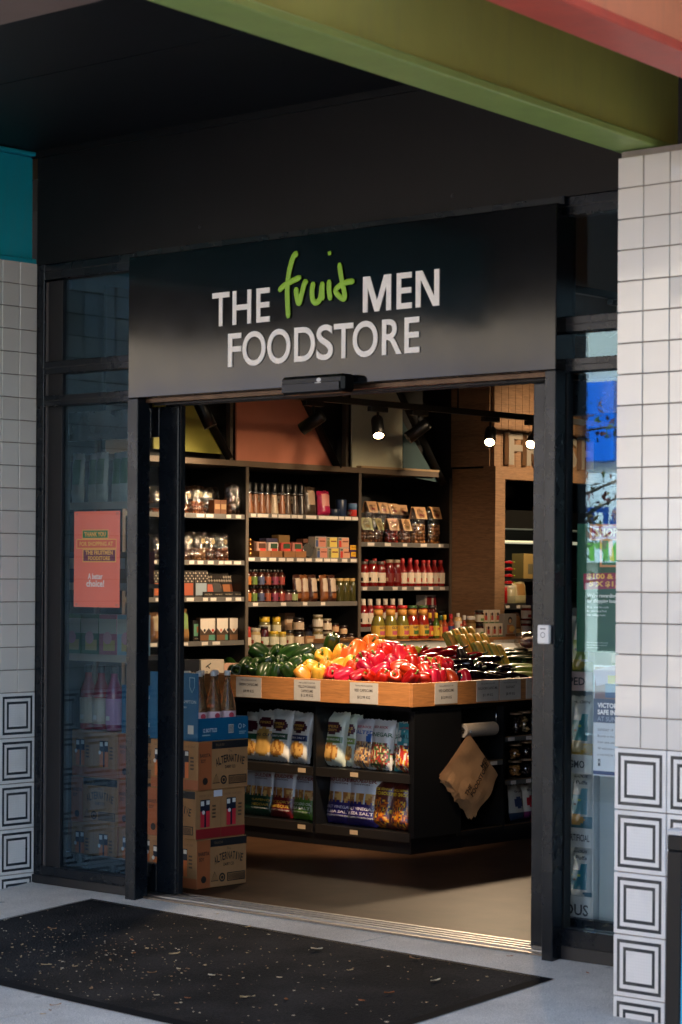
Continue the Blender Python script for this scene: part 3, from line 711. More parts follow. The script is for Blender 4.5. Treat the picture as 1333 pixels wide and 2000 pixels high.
# ================================================================ produce counter
ct = thing('produce_counter', 'black produce counter with oak edge boards, chip shelves and a cut corner', 'counter')
CX0, CX1, CY0, CY1 = -.80, .632, 1.862, 3.7
EDGE = wood('oak_edge', (196, 132, 78), (2.2, 2.2, 26), .38, .72)
box('edge_board', CX0, CX1 - .0205, CY0, CY0 + .02, .725, .84, EDGE, ct, .0015)
box('edge_board', CX1 - .02, CX1, CY0 - .0005, CY1, .724, .8395, EDGE, ct, .0015)
box('edge_board', CX0, CX0 + .02, CY0 + .021, CY1, .725, .84, EDGE, ct, .0015)
box('tray_floor', CX0 + .021, CX1 - .021, CY0 + .021, CY1, .735, .775, BLACKP, ct)
# sloping display bed under the produce
BS = .40
def bedz(x, y): return .775 + BS * max(0, min(y - (CY0 + .03), (CX1 - .03) - x, .52))
mb = MB(); nx, ny = 14, 18
gx = [CX0 + .025 + (CX1 - CX0 - .05) * i / nx for i in range(nx + 1)]; gy = [CY0 + .025 + (CY1 - CY0 - .05) * i / ny for i in range(ny + 1)]
for j in range(ny):
    for i in range(nx): mb.poly([(x, y, bedz(x, y) + .0015) for x, y in ((gx[i], gy[j]), (gx[i + 1], gy[j]), (gx[i + 1], gy[j + 1]), (gx[i], gy[j + 1]))], 0, True)
mb.build('display_bed', mat('black_display_mat', (20, 22, 20), .8), ct)
box('top_carcass', CX0 + .06, CX1 - .03, CY0 + .03, CY1, .70, .7345, BLACKP, ct)
box('kick_base', CX0 + .06, CX1 - .035, CY0 + .035, CY1, .0, .0795, BLACKP, ct)
box('core_panel', CX0 + .06, .13, CY0 + .40, CY1, .08, .70, BLACKP, ct)
for x in (CX0 + .06, -.045, .60): box('front_divider', x, x + .02, CY0 + .03, CY0 + .399, .0797, .6995, BLACKP, ct)
DARKLIP = mat('dark_shelf_lip', (38, 34, 31), .45)
KRT = MB().box(-.026, .026, -.0012, 0, -.011, .011).mesh('price_ticket', mat('cream_ticket', (206, 178, 140), .55))
def kticket(parent, x, y, z, rz): put('price_ticket', KRT, parent, (x, y, z), (0, 0, rz))
for xa, xb in ((CX0 + .082, -.047), (-.023, .598)):
    for z in (.388, .10):
        s = box('front_shelf', xa, xb, CY0 + .032, CY0 + .398, z - .018, z, BLACKP, ct); box('shelf_lip', xa, xb, CY0 + .024, CY0 + .0315, z - .04, z + .003, DARKLIP, s)
        kticket(s, {True: xb - .07, False: xa + .26}[xa < -.5], CY0 + .0238, z - .018, 0)
# side facing the aisle: plain corner panel, bag niche, shelf niche
box('corner_panel', CX1 - .05, CX1 - .03, CY0 + .033, 2.238, .0797, .6995, mat('black_corner_panel', (15, 15, 16), .32, var=.15, vs=6), ct)
for y in (2.24, 2.63, 3.5): box('side_divider', .19, CX1 - .031, y, y + .018, .0797, .6995, BLACKP, ct)
box('niche_back', .17, .188, 2.24, 3.55, .0797, .6995, BLACKP, ct)
NL = mat('brass_edge_strip', (150, 118, 84), .35, .7)
for ya, yb, zs in ((2.259, 2.629, (.085, .425)), (2.649, 3.499, (.085, .316, .54))):
    for z in zs:
        s = box('side_shelf', .19, CX1 - .04, ya, yb, z - .016, z, BLACKP, ct); box('shelf_lip', CX1 - .0395, CX1 - .032, ya, yb, z - .026, z - .004, SHELFLIP if z > .1 else DARKLIP, s)
        box('lip_edge', CX1 - .0395, CX1 - .0318, ya, yb, z - .0038, z + .002, NL, s)
        if z > .1: tickets(s, CX1 - .0315, ya, yb, z - .015, 3 if yb < 2.7 else 7)
CARD = mat('grey_price_card', (198, 192, 184), .5, var=.06, vs=30)
INK = paper((52, 46, 44))
def card(px, py, wpx, lines, face):
    if face == 'front':
        p = U(px, py, 'y', CY0); a = U(px - wpx / 2, py, 'y', CY0).x; b = U(px + wpx / 2, py, 'y', CY0).x; wd = b - a
        o = put('price_card', MB().box(-wd / 2, wd / 2, -.0022, -.0002, -.052, .052).mesh('price_card', CARD), ct, (p.x, CY0, .785 - .004), (0, 0, 0))
    else:
        p = U(px, py, 'x', CX1); a = U(px - wpx / 2, py, 'x', CX1).y; b = U(px + wpx / 2, py, 'x', CX1).y; wd = b - a
        o = put('price_card', MB().box(-wd / 2, wd / 2, -.0022, -.0002, -.052, .052).mesh('price_card', CARD), ct, (CX1, p.y, .784), (0, 0, math.pi / 2))
    lettering(o, 'THE fruit MEN FOODSTORE', (0, .037), .007, INK, wid=wd * .62, off=.0028)
    zz = .014 if len(lines) == 2 else .018
    for i, s in enumerate(lines): lettering(o, s, (0, zz - i * (.034 if len(lines) == 2 else .022)), .0135, INK, wid=min(wd * .86, .0092 * len(s)), off=.0028, bold=.01)
card(486, 1338, 49, ['GREEN CAPSICUMS', '$9.99 KG'], 'front'); card(600, 1347, 51, ['YELLOW/ORANGE', 'CAPSICUMS', '$12.99 KG'], 'front'); card(711, 1354, 55, ['RED CAPSICUMS', '$12.99 KG'], 'front')
card(871, 1358, 44, ['RED CAPSICUMS', '$12.99 KG'], 'side'); card(952, 1357, 43, ['BULLHORN CAPSICUMS', '$11.99 KG'], 'side'); card(996, 1356, 41, ['EGGPLANT', '$8.99 KG'], 'side'); card(1046, 1355, 38, ['COURGETTE', '$7.99 KG'], 'side')
# ---- roll of produce bags on its holder, hanging paper bags
ro = thing('bag_roll', 'roll of clear produce bags on a chrome holder in the counter niche', 'bag roll', (CX1 - .03, 2.42, .588))
mb = MB()
pr = [(.018, -.13), (.034, -.13), (.0355, -.126), (.0355, .126), (.034, .13), (.018, .13), (.018, -.13)]
for q in range(len(pr) - 1):
    for j in range(20):
        a, b = 2 * math.pi * j / 20, 2 * math.pi * (j + 1) / 20
        P = lambda r, t, y: (r * math.cos(t), y, r * math.sin(t))
        mb.poly([P(pr[q][0], a, pr[q][1]), P(pr[q + 1][0], a, pr[q + 1][1]), P(pr[q + 1][0], b, pr[q + 1][1]), P(pr[q][0], b, pr[q][1])], 0, q in (2,))
mb.build('roll', mat('milky_plastic_roll', (176, 164, 150), .4, var=.1, vs=60, bump=.3, bs=90), ro)
MB().tube([(0, -.155, .0), (0, .155, .0)], .0045, 8).build('spindle', CHROME, ro)
for s in (-1, 1): MB().tube([(0, s * .15, 0), (0, s * .15, .11)], .003, 6).tube([(0, s * .158, .0), (0, s * .148, .0)], .008, 10).build('hanger', CHROME, ro)
pb = thing('paper_bag_bundle', 'bundle of brown paper bags hanging from the holder by one corner', 'paper bag', (CX1 + .012, 2.31, .566))
KRAFT = mat('brown_kraft_paper', (178, 136, 96), .7, var=.1, vs=12, bump=.25, bs=18, bd=.006)
base = [(-.006, .0), (-.205, -.2), (.045, -.405), (.222, -.212)]
for k in range(6):
    off = k * -.004; sh_ = [(y - .007 * k * (i in (1, 2)), z - .004 * k * (i in (2,)) + .002 * k * (i == 3)) for i, (y, z) in enumerate(base)]
    mb = MB(); n = 14
    def bp(u, v):
        y = (1 - u) * ((1 - v) * sh_[0][0] + v * sh_[1][0]) + u * ((1 - v) * sh_[3][0] + v * sh_[2][0]); z = (1 - u) * ((1 - v) * sh_[0][1] + v * sh_[1][1]) + u * ((1 - v) * sh_[3][1] + v * sh_[2][1])
        e_ = u * v * (1 - .3 * u); x = off + .014 * math.sin(v * 2.8) * u + .006 * math.sin(7 * u + 5 * v) * v + .007 * noise.noise(Vector((u * 4, v * 4, k * .4))) * (u + v)
        y += .009 * noise.noise(Vector((u * 3 + 5, v * 3, k * .7))) * (u + v) + .02 * math.sin(math.pi * u) * (v > .98) * noise.noise(Vector((u * 9, k, 0))); z += .008 * noise.noise(Vector((u * 3, v * 3 + 9, k * .7))) * (u + v) + (.006 * math.sin(u * 60) if v > .98 else 0)
        return x, y, z
    for i in range(n):
        for j in range(n): mb.poly([bp(i / n, j / n), bp(i / n, (j + 1) / n), bp((i + 1) / n, (j + 1) / n), bp((i + 1) / n, j / n)], 0, True)
    s = mb.build('paper_bag', KRAFT, pb)
    if k == 0:
        wf = lambda u, z: .016
        an = math.radians(50)
        for txt, c, h, wd in (('THE', (-.045, -.27), .028, .062), ('MEN', (.082, -.135), .028, .07), ('FOODSTORE', (.045, -.222), .03, .2)):
            lettering(s, txt, c, h, paper((28, 20, 16)), wid=wd, face='right', off=.021, rot=an, bold=.03)
MB().tube([(.0, -.004, .0), (.004, -.004, .022), (-.03, -.01, .03)], .002, 6).build('hook', CHROME, pb)
# ================================================================ track lights
LAMPK = .22
TRK = mat('black_track', (12, 12, 12), .4)
WARM = (1.0, .73, .46)
LENS = mat('lit_lens', (255, 222, 176), .3, emis=6)
def track(label, x, y0, y1, z):
    t = thing('lighting_track', label, 'track'); box('rail', x - .018, x + .018, y0, y1, z, z + .035, TRK, t)
    for y in (y0 + .3, (y0 + y1) / 2, y1 - .3): MB().tube([(x, y, z + .035), (x, y, 2.999)], .006, 6).build('drop_rod', TRK, t)
    return t
def lamp(label, x, y, z, aim, watt, size=52, blend=.9, r=.036, L=.15, lit=True):
    t = thing('track_light', label, 'light', (x, y, z), group='spotlights on the shop tracks')
    d = (Vector(aim) - Vector((x, y, z - .12))).normalized()
    box('adapter', -.017, .017, -.075, .075, -.03, -.0005, TRK, t, .003)
    MB().tube([(0, 0, -.03), (0, 0, -.075)], .008, 8).build('stem', TRK, t)
    q = d.to_track_quat('Z', 'Y'); c = Vector((0, 0, -.115))
    mb = MB().lathe([(.001, -L * .45), (r * .9, -L * .45), (r, -L * .35), (r, L * .55), (r * .86, L * .55), (r * .84, L * .46)], 20)
    h = put('housing', mb.mesh('housing', TRK), t, c, q.to_euler())
    if lit:
        put('lens', MB().lathe([(.001, 0), (r * .82, 0)], 20).mesh('lens', LENS), h, (0, 0, L * .47))
        ld = bpy.data.lights.new('spot', 'SPOT'); ld.energy = watt * LAMPK; ld.color = WARM; ld.spot_size = math.radians(size); ld.spot_blend = blend; ld.shadow_soft_size = .06
        lo = bpy.data.objects.new('bulb', ld); col.objects.link(lo); lo.parent = h; lo.location = (0, 0, L * .62); lo.rotation_euler = (math.pi, 0, 0)
    return t
XT = -.8; ZT = 2.335
track('black lighting track running away above the produce counter', XT, 1.4, 6.6, ZT)
def on_track(px): return U(px, 800, 'x', XT).y
lamp('black spotlight turned away in front of the coral panel', XT, on_track(612), ZT, (-1.75, on_track(612) - .45, 1.55), 55, 75)
lamp('lit spotlight in front of the pale sage panel', XT, on_track(738), ZT, (.15, 2.35, .85), 95)
lamp('lit spotlight tilted sideways left of the oak cladding', XT, on_track(818), ZT, (-1.55, 2.7, 1.3), 70)
lamp('lit spotlight in front of the dark oak cladding', XT, on_track(958), ZT, (.25, 2.75, .9), 170)
lamp('lit spotlight overlapping the raised letter R', XT, on_track(1042), ZT, (.1, 2.6, .9), 130)
lamp('lit spotlight at the near end of the counter track', XT, 1.85, ZT, (-.3, 2.25, .85), 70)
track('black lighting track near the ceiling inside the doorway', 1.25, .6, 6.4, 2.74)
for i, (y, aim, wv_) in enumerate(((1.7, (-1.6, 2.5, 1.35), 130), (2.7, (-1.6, 3.2, 1.35), 150), (3.3, (-1.6, 3.75, 1.3), 150), (3.9, (-1.6, 4.3, 1.2), 150), (5.7, (-1.25, 5.3, 1.95), 300))):
    lamp(nth(i, 5) + ' spotlight of the ceiling track, aimed at the wall shelves', 1.25, y, 2.74, aim, wv_, 38, .9)
lamp('added spotlight nearest the door, standing in for daylight on the counter front', 1.25, 1.0, 2.74, (.05, 2.0, .45), 420, 36, .8)  # added unseen lamp, brightens the chip packets in place of door daylight
# ================================================================ product builders
def LB(lo, k=1): return tuple(max(0, min(255, int(c * k))) for c in lo)
CACHE = {}
def liquid(rgb): return mat('liquid_%d_%d_%d' % rgb, rgb, .12, coat=.6)
def plastic(rgb, r=.35): return mat('plastic_%d_%d_%d' % rgb, rgb, r)
CLEAR = film('clear_film', 1.45, (240, 240, 238), .05, base=.02)
CELLO = film('cellophane', 1.5, (236, 230, 222), .1, bump=1.0, bs=30, base=.13)
PROF = {
 'sauce': ([(.5, 0), (.98, .01), (1, .04), (1, .55), (.93, .62), (.55, .76), (.42, .82), (.40, .93)], (.46, .885, 1.0), (.1, .5)),
 'jar': ([(.9, 0), (1, .03), (1, .74), (.9, .80), (.84, .83)], (.9, .83, 1.0), (.14, .66)),
 'tall_jar': ([(.9, 0), (1, .03), (1, .7), (.82, .82), (.72, .88)], (.78, .88, 1.0), (.12, .5)),
 'grinder': ([(1, 0), (1, .04), (.78, .36), (.62, .62), (.60, .68)], (.66, .68, 1.0), None),
 'hot': ([(.9, 0), (1, .03), (1, .56), (.8, .64), (.40, .72), (.38, .82)], (.5, .80, 1.0), (.1, .5)),
 'small': ([(.9, 0), (1, .04), (1, .6), (.7, .74), (.42, .84)], (.46, .84, 1.0), (.08, .56)),
 'wine': ([(.9, 0), (1, .02), (1, .42), (.86, .55), (.5, .74), (.36, .86), (.34, .93)], (.39, .925, 1.0), (.12, .36)),
 'flared': ([(.9, 0), (1, .03), (1, .46), (.82, .60), (.66, .68), (.62, .72), (.66, .92)], (.74, .915, 1.0), (.1, .42)),
 'squeeze': ([(.9, 0), (1, .04), (1, .74), (.8, .82), (.5, .84)], (.42, .84, 1.0), (.14, .68)),
 'can': ([(.96, 0), (1, .02), (1, .96), (.96, 1)], None, None),
}
def bottle(name, label, cat, loc, kind, r, h, body, cap=(20, 20, 20), lab=None, group=None, rz=0, band=None, text=None, seg=16, labz=None, bodymat=None, n2=None, accent=None):
    t = thing(name, label, cat, loc, rz, group)
    key = (kind, r, h, body, cap, lab, band, labz, accent, str(bodymat))
    prof, cp, lz = PROF[kind]
    if labz: lz = labz
    def me(k, fn):
        kk = key + (k,)
        if kk not in CACHE: CACHE[kk] = fn()
        return CACHE[kk]
    put('body', me('b', lambda: MB().lathe([(a * r, z * h) for a, z in prof], seg).mesh('body', bodymat or liquid(body))), t)
    if cp: put('cap', me('c', lambda: MB().lathe([(cp[0] * r * .98, cp[1] * h), (cp[0] * r, (cp[1] + .01) * h), (cp[0] * r, cp[2] * h * .985), (cp[0] * r * .9, cp[2] * h)], seg).mesh('cap', plastic(cap))), t)
    if lab and lz:
        def lm():
            mb = MB(); q = r * 1.012; z0, z1 = lz[0] * h, lz[1] * h
            def strip(a, b, mi, qq):
                for j in range(seg):
                    t0, t1 = 2 * math.pi * j / seg, 2 * math.pi * (j + 1) / seg
                    mb.poly([(qq * math.cos(t0), qq * math.sin(t0), a), (qq * math.cos(t1), qq * math.sin(t1), a), (qq * math.cos(t1), qq * math.sin(t1), b), (qq * math.cos(t0), qq * math.sin(t0), b)], mi, True)
            strip(z0, z1, 0, q)
            if band: strip(z0 + (z1 - z0) * .62, z0 + (z1 - z0) * .95, 1, q * 1.006)
            if accent:                                            # printed block on the front of the label (front is local -y)
                for (a0, a1, b0, b1, mi) in accent_blocks(accent):
                    k = 6
                    for j in range(k):
                        t0 = -math.pi / 2 + a0 + (a1 - a0) * j / k; t1 = -math.pi / 2 + a0 + (a1 - a0) * (j + 1) / k; qq = q * 1.012; u, v = z0 + (z1 - z0) * b0, z0 + (z1 - z0) * b1
                        mb.poly([(qq * math.cos(t0), qq * math.sin(t0), u), (qq * math.cos(t1), qq * math.sin(t1), u), (qq * math.cos(t1), qq * math.sin(t1), v), (qq * math.cos(t0), qq * math.sin(t0), v)], mi, True)
            ms = [paper(lab)] + [paper(band or (200, 200, 200))] + [paper(c) for c in (accent or ())]
            return mb.mesh('label', ms)
        put('label', me('l', lm), t)
    if text:
        z0, z1 = lz[0] * h, lz[1] * h; s, tc_, fz, hh = text
        lettering(t, s, (0, z0 + (z1 - z0) * fz), hh, paper(tc_), wid=min(1.5 * r, hh * .8 * len(s)), warp=lambda u, z: math.sqrt(max(0, (r * 1.03) ** 2 - u * u)), bold=.02)
    return t
def accent_blocks(ac):
    out = [(-.55, .55, .15, .5, 2)]
    if len(ac) > 1: out.append((-.35, .8, .62, .8, 3))
    return out
def carton(name, label, cat, loc, dims, rz, rgb, group=None, bev=.001, material=None):
    """box product: local origin at the base centre, front faces local -y"""
    W, D, H = dims
    t = thing(name, label, cat, loc, rz, group)
    MB().box(-W / 2, W / 2, -D / 2, D / 2, 0, H, 0, bev).build('carton', material or paper(rgb), t)
    return t
def fprint(t, D, items): rects(t, items, off=D / 2 + .0006)
# ---- pillow packs
def bag_mesh(key, w, h, th, pattern, mats, nu=20, nv=26, seed=0, taper=.0, crimp=.05):
    if key in CACHE: return CACHE[key]
    rs = seed * 7.3
    def thick(u, v):
        a = max(0, 1 - abs(2 * u - 1) ** 2.4) ** .7; e = min(v / (crimp + .12), (1 - v) / (crimp + .16), 1); e = max(0, e); e = math.sin(e * math.pi / 2)
        n1 = noise.noise(Vector((u * 4 + rs, v * 4, 1.3))) * .16 + noise.noise(Vector((u * 11 + rs, v * 7, 4.3))) * .07
        return th / 2 * a * e * (1 + n1 + .25 * (.5 - v))
    def xpos(u, v):
        pin = 1 - .05 * math.sin(math.pi * v) - taper * v
        return (u - .5) * w * pin + .004 * noise.noise(Vector((v * 6 + rs, u * 2, 0)))
    def fy(x, z):
        v = min(1, max(0, z / h)); u = min(1, max(0, x / (w * (1 - .05 * math.sin(math.pi * v) - taper * v)) + .5)); return thick(u, v)
    mb = MB()
    for side in (-1, 1):
        i0 = len(mb.v)
        for j in range(nv + 1):
            for i in range(nu + 1):
                u, v = i / nu, j / nv; y = side * thick(u, v)
                z = v * h + (.003 * math.sin(u * 40) if j in (0, nv) else 0) + (.012 * noise.noise(Vector((u * 3 + rs, 2, 2))) if v > .9 else 0)
                if j > nv - 3: y += .006 * math.sin(u * 9 + rs)
                mb.v.append((xpos(u, v), y, z))
        for j in range(nv):
            for i in range(nu):
                a = i0 + j * (nu + 1) + i; q = (a, a + 1, a + nu + 2, a + nu + 1)
                mb.f.append(q if side < 0 else q[::-1]); mb.m.append(pattern((i + .5) / nu, (j + .5) / nv)); mb.sm.append(True)
    me = mb.mesh('packet', mats); CACHE[key] = (me, fy, w, h)
    return CACHE[key]
FOILS = {}
def foil(rgb, rough=.32):
    return mat('foil_%d_%d_%d' % tuple(rgb), tuple(rgb), rough, coat=.35, bump=.2, bs=70, bd=.004)
def packet(name, label, cat, loc, rz, spec, tilt=-.12, group=None, texts=(), roll=0):
    me, fy, w, h = spec
    t = thing(name, label, cat, loc, rz, group)
    t.rotation_euler = Euler((tilt, roll, 0)).to_matrix().to_4x4().to_euler() if rz == 0 else (Matrix.Rotation(rz, 3, 'Z') @ Euler((tilt, roll, 0)).to_matrix()).to_euler()
    put('packet', me, t)
    for s, u, v, hh, c, wid in texts:
        lettering(t, s, ((u - .5) * w, v * h), hh * h, paper(c), wid=wid * w if wid else None, warp=fy, off=.0025, bold=.02)
    return t
def inell(u, v, cu, cv, a, b): return ((u - cu) / a) ** 2 + ((v - cv) / b) ** 2 < 1
# ================================================================ chip packets on the counter
CHIP = (206, 158, 84); CHIPD = (160, 108, 50)
def chipn(u, v, k=0): return noise.noise(Vector((u * 9 + k, v * 9, 3.1))) > .0
def kettle(base, ribbon, k):
    def pat(u, v):
        if inell(u, v, .5, .70, .36, .115): return 1
        if .44 < v < .53 and .12 < u < .9: return 2
        if inell(u, v, .48, .25, .34, .17): return 3 if chipn(u, v, k) else 4
        return 0
    return [foil(base), foil((72, 20, 38)), foil(ribbon), foil(CHIP), foil(CHIPD)], pat
def canyon(top, low, k):
    def pat(u, v):
        if v < .40 + .03 * math.sin(u * 40): return 1
        if v < .58 and (u * 3.2) % 1 > .16: return 2 if chipn(u * .7, v, k) else 3
        return 0
    return [foil(top), foil(low), foil((220, 178, 104)), foil((178, 120, 60))], pat
def picture(base, cols, k, split=.55):
    def pat(u, v):
        n = noise.noise(Vector((u * 5 + k, v * 6, k * 1.7)))
        if v > split: return 0 if v > .86 or n < .25 else 1
        return 2 + int(abs(n) * 9.9) % (len(cols) - 1) if inell(u, v, .5, .3, .48, .3) else 0
    return [foil(base), foil(cols[0])] + [foil(c) for c in cols[1:]], pat
ZU, ZL = .3895, .1015
CHF = CY0 + .105
def chips(px, z, w, h, th, key, mp, label, texts, tilt=-.14, yd=0, roll=0, seed=0):
    x = U(px, 1500, 'y', CHF + yd).x
    packet('chip_packet', label, 'chips', (x, CHF + yd + .02, z + .004), random.Random(seed).uniform(-.06, .06) or .01, bag_mesh(key + str(seed), w, h, th, mp[1], mp[0], seed=seed), tilt, 'chip packets on the counter shelves', texts, roll)
WHT = (232, 226, 214)
GOLD = (206, 160, 70)
kt = lambda flav, fc='n': [('PIPERS', .5, .725, .05, GOLD, .48), ('CRISPS', .5, .66, .045, GOLD, .38)] + [(flav, .5, .485, .038, (240, 236, 226), .62)]
chips(486, ZU, .15, .25, .06, 'ka', kettle((214, 206, 190), (40, 90, 60), 1), 'cream chip packet half hidden behind the bottle box, upper left shelf', (), seed=1)
chips(512, ZU, .15, .265, .07, 'kb', ([foil((222, 212, 198)), foil((72, 20, 38)), foil((206, 160, 84))], lambda u, v: 1 if inell(u, v, .55, .74, .36, .1) else (2 if inell(u, v, .5, .36, .46, .28) else 0)), 'chip packet with a large yellow oval reading BIG CUT', [('BIG CUT', .5, .5, .055, (40, 36, 60), .8), ('PIPERS', .55, .745, .05, GOLD, .45)], seed=2)
chips(541, ZU, .155, .27, .07, 'kc', kettle((224, 220, 210), (36, 84, 62), 3), 'white chip packet with green rosemary and thyme ribbon', kt('ROSEMARY & THYME'), seed=3)
chips(580, ZU, .15, .265, .07, 'kd', kettle((222, 218, 208), (36, 50, 96), 5), 'white chip packet with navy sea salt ribbon', kt('SEA SALT'), seed=4)
chips(560, ZU, .15, .25, .06, 'ke', kettle((196, 180, 150), (36, 50, 96), 5), 'tan topped chip packet standing behind the white ribbon packets', (), yd=.1, seed=5)
cy = lambda a, b, c: [('BOULDER', .5, .80, .07, (128, 30, 44), .82), ('CANYON', .5, .735, .03, (60, 30, 40), .5), (a, .5, .30, .055, c, .84), (b, .5, .215, .055, c, .8), ('KETTLE STYLE POTATO CHIPS', .5, .14, .028, (230, 228, 220), .8)]
chips(505, ZL, .16, .26, .06, 'ca', canyon((196, 202, 210), (28, 70, 52), 1), 'silver and green jalapeno cheddar chip packet on the lower left shelf', cy('JALAPENO', 'CHEDDAR', (214, 176, 70)), seed=6)
chips(546, ZL, .165, .265, .065, 'cb', canyon((198, 204, 212), (120, 26, 34), 2), 'silver and dark red hickory barbeque chip packet', cy('HICKORY', 'BARBEQUE', (224, 178, 74)), yd=-.01, seed=7)
chips(587, ZL, .155, .26, .06, 'cc', canyon((198, 204, 212), (88, 132, 46), 3), 'silver and lime green avocado oil chip packet', cy('AVOCADO OIL', 'SEA SALT', (236, 238, 226)), seed=8)
chips(484, ZL, .13, .26, .06, 'cd', canyon((198, 204, 212), (28, 70, 52), 4), 'silver chip packet half hidden behind the carton stack', (), seed=9)
chips(645, ZU, .17, .275, .075, 'kg', kettle((206, 214, 196), (96, 128, 56), 7), 'pale green chip packet with olive cider vinegar ribbon', kt('CIDER VINEGAR'), seed=10)
chips(674, ZU, .13, .265, .06, 'kh', kettle((200, 212, 196), (120, 146, 60), 8), 'narrow pale green chip packet behind its olive ribbon twin', kt('VINEGAR'), yd=.03, seed=11)
chips(706, ZU, .15, .25, .07, 'pa', picture((206, 204, 206), [(40, 96, 170), (150, 104, 70), (214, 176, 120), (60, 70, 90), (170, 150, 130)], 2), 'chip packet with blue SALTED lettering and a brown picture', [('RED ROCK', .5, .83, .05, (170, 34, 44), .6), ('SALTED', .5, .72, .075, (30, 90, 170), .84)], seed=12)
chips(738, ZU, .155, .25, .07, 'pb', picture((214, 212, 208), [(214, 212, 208), (70, 94, 52), (170, 60, 48), (206, 196, 150), (120, 60, 60)], 3), 'chip packet with green VINEGAR lettering and red kites', [('RED ROCK', .5, .85, .05, (170, 34, 44), .6), ('VINEGAR', .5, .70, .085, (34, 92, 56), .92)], yd=-.01, seed=13)
chips(766, ZU, .12, .245, .06, 'pc', picture((206, 206, 200), [(206, 206, 200), (60, 84, 62), (150, 56, 46), (190, 186, 160)], 4), 'narrow grey chip packet squeezed between the vinegar and teal packets', [('VINEGAR', .5, .68, .08, (34, 92, 56), .9)], yd=.03, seed=14)
chips(787, ZU, .14, .24, .07, 'pd', picture((54, 138, 146), [(206, 206, 200), (200, 60, 52), (224, 180, 60), (230, 226, 214), (40, 60, 90), (120, 60, 40)], 5), 'teal topped chip packet with a busy crowd picture', [('RED ROCK', .5, .9, .05, (214, 60, 60), .6), ('GARLIC', .5, .72, .08, (20, 80, 92), .8)], yd=-.005, seed=15)
chips(661, ZL, .205, .275, .075, 'ce', canyon((206, 214, 224), (50, 40, 108), 5), 'left of the two white and purple salt vinegar chip packets', cy('SALT VINEGAR', '& SEA SALT', (214, 206, 220)), seed=16)
chips(704, ZL, .21, .28, .08, 'cf', canyon((210, 218, 228), (50, 40, 108), 6), 'right of the two white and purple salt vinegar chip packets', cy('SALT VINEGAR', '& SEA SALT', (214, 206, 220)), yd=-.015, seed=17)
fc = [('UNCLE BENNY', .5, .80, .05, (226, 190, 50), .8), ('FRIED CHICKEN', .5, .71, .07, (232, 200, 40), .92)]
brn = lambda k: picture((96, 40, 34), [(96, 40, 34), (214, 126, 34), (150, 60, 34), (60, 50, 70), (226, 176, 50), (110, 50, 40)], k, .6)
chips(744, ZL, .15, .24, .09, 'cg', brn(6), 'left of the two dark red fried chicken chip packets', fc, seed=18)
chips(781, ZL, .145, .24, .09, 'ch', brn(7), 'right of the two dark red fried chicken chip packets', fc, yd=-.01, seed=19)
chips(600, ZL, .13, .25, .05, 'ci', canyon((190, 196, 204), (88, 132, 46), 8), 'pale chip packet behind the avocado oil packet', (), yd=.12, seed=20)
chips(730, ZL, .19, .27, .06, 'cj', canyon((196, 204, 214), (50, 40, 108), 9), 'grey white chip packet standing behind the salt vinegar pair', (), yd=.1, seed=21)

# ================================================================ produce
def pepper_mesh(key, rgb, seed, lobes=4, R=.043, H=.053):
    if key in CACHE: return CACHE[key]
    r = random.Random(seed); ph = r.uniform(0, 6); amp = [r.uniform(.06, .13) for _ in range(lobes)]
    mb = MB(); nu, nv = 28, 14
    def pt(a, p):
        s = math.sin(p); rho = s ** .5
        lob = 1 - .25 * (1 - abs(math.cos(lobes / 2 * a + ph))) ** 1.5 * (.45 + .55 * s) + .05 * math.sin(a + ph) 
        z = math.cos(p)
        z = z - (.34 * math.exp(-(rho / .42) ** 2) if p < 1.57 else 0) + (.22 * math.exp(-(rho / .3) ** 2) if p > 1.57 else 0) - .10 * (p > 1.57) * (1 - abs(math.cos(lobes / 2 * a + ph)))
        tp = 1 - .12 * (p / math.pi)
        return (R * rho * lob * tp * math.cos(a), R * rho * lob * tp * math.sin(a), H * z)
    for j in range(nv + 1):
        p = .02 + (math.pi - .04) * j / nv
        for i in range(nu): mb.v.append(pt(2 * math.pi * i / nu, p))
    for j in range(nv):
        for i in range(nu):
            i2 = (i + 1) % nu; mb.f.append((j * nu + i, (j + 1) * nu + i, (j + 1) * nu + i2, j * nu + i2)); mb.m.append(0); mb.sm.append(True)
    body = mb.mesh('flesh', mat('pepper_skin_%d_%d_%d' % rgb, rgb, .3, coat=.28, var=.26, vs=14, bump=.1, bs=30, bd=.004, orand=.28))
    st = MB().tube(spline([(0, 0, H * .55), (.002, 0, H * .8), (.008, .003, H * 1.15)], 3), [.010, .006, .005, .0045, .0045, .005, .006], 7).mesh('stem', mat('pepper_stem', (92, 120, 50), .5))
    CACHE[key] = (body, st)
    return CACHE[key]
def onbed(px, py, r):
    d = ray(px, py); lo = 8.0
    p = CAM + d * lo
    for k in range(900):
        p = CAM + d * (lo + k * .006)
        if p.x < CX0 + .03 or p.y > CY1: continue
        if p.y > CY0 and p.z <= bedz(p.x, p.y) + r * .78: return p
    return p
rp_ = random.Random(21); seq = {}
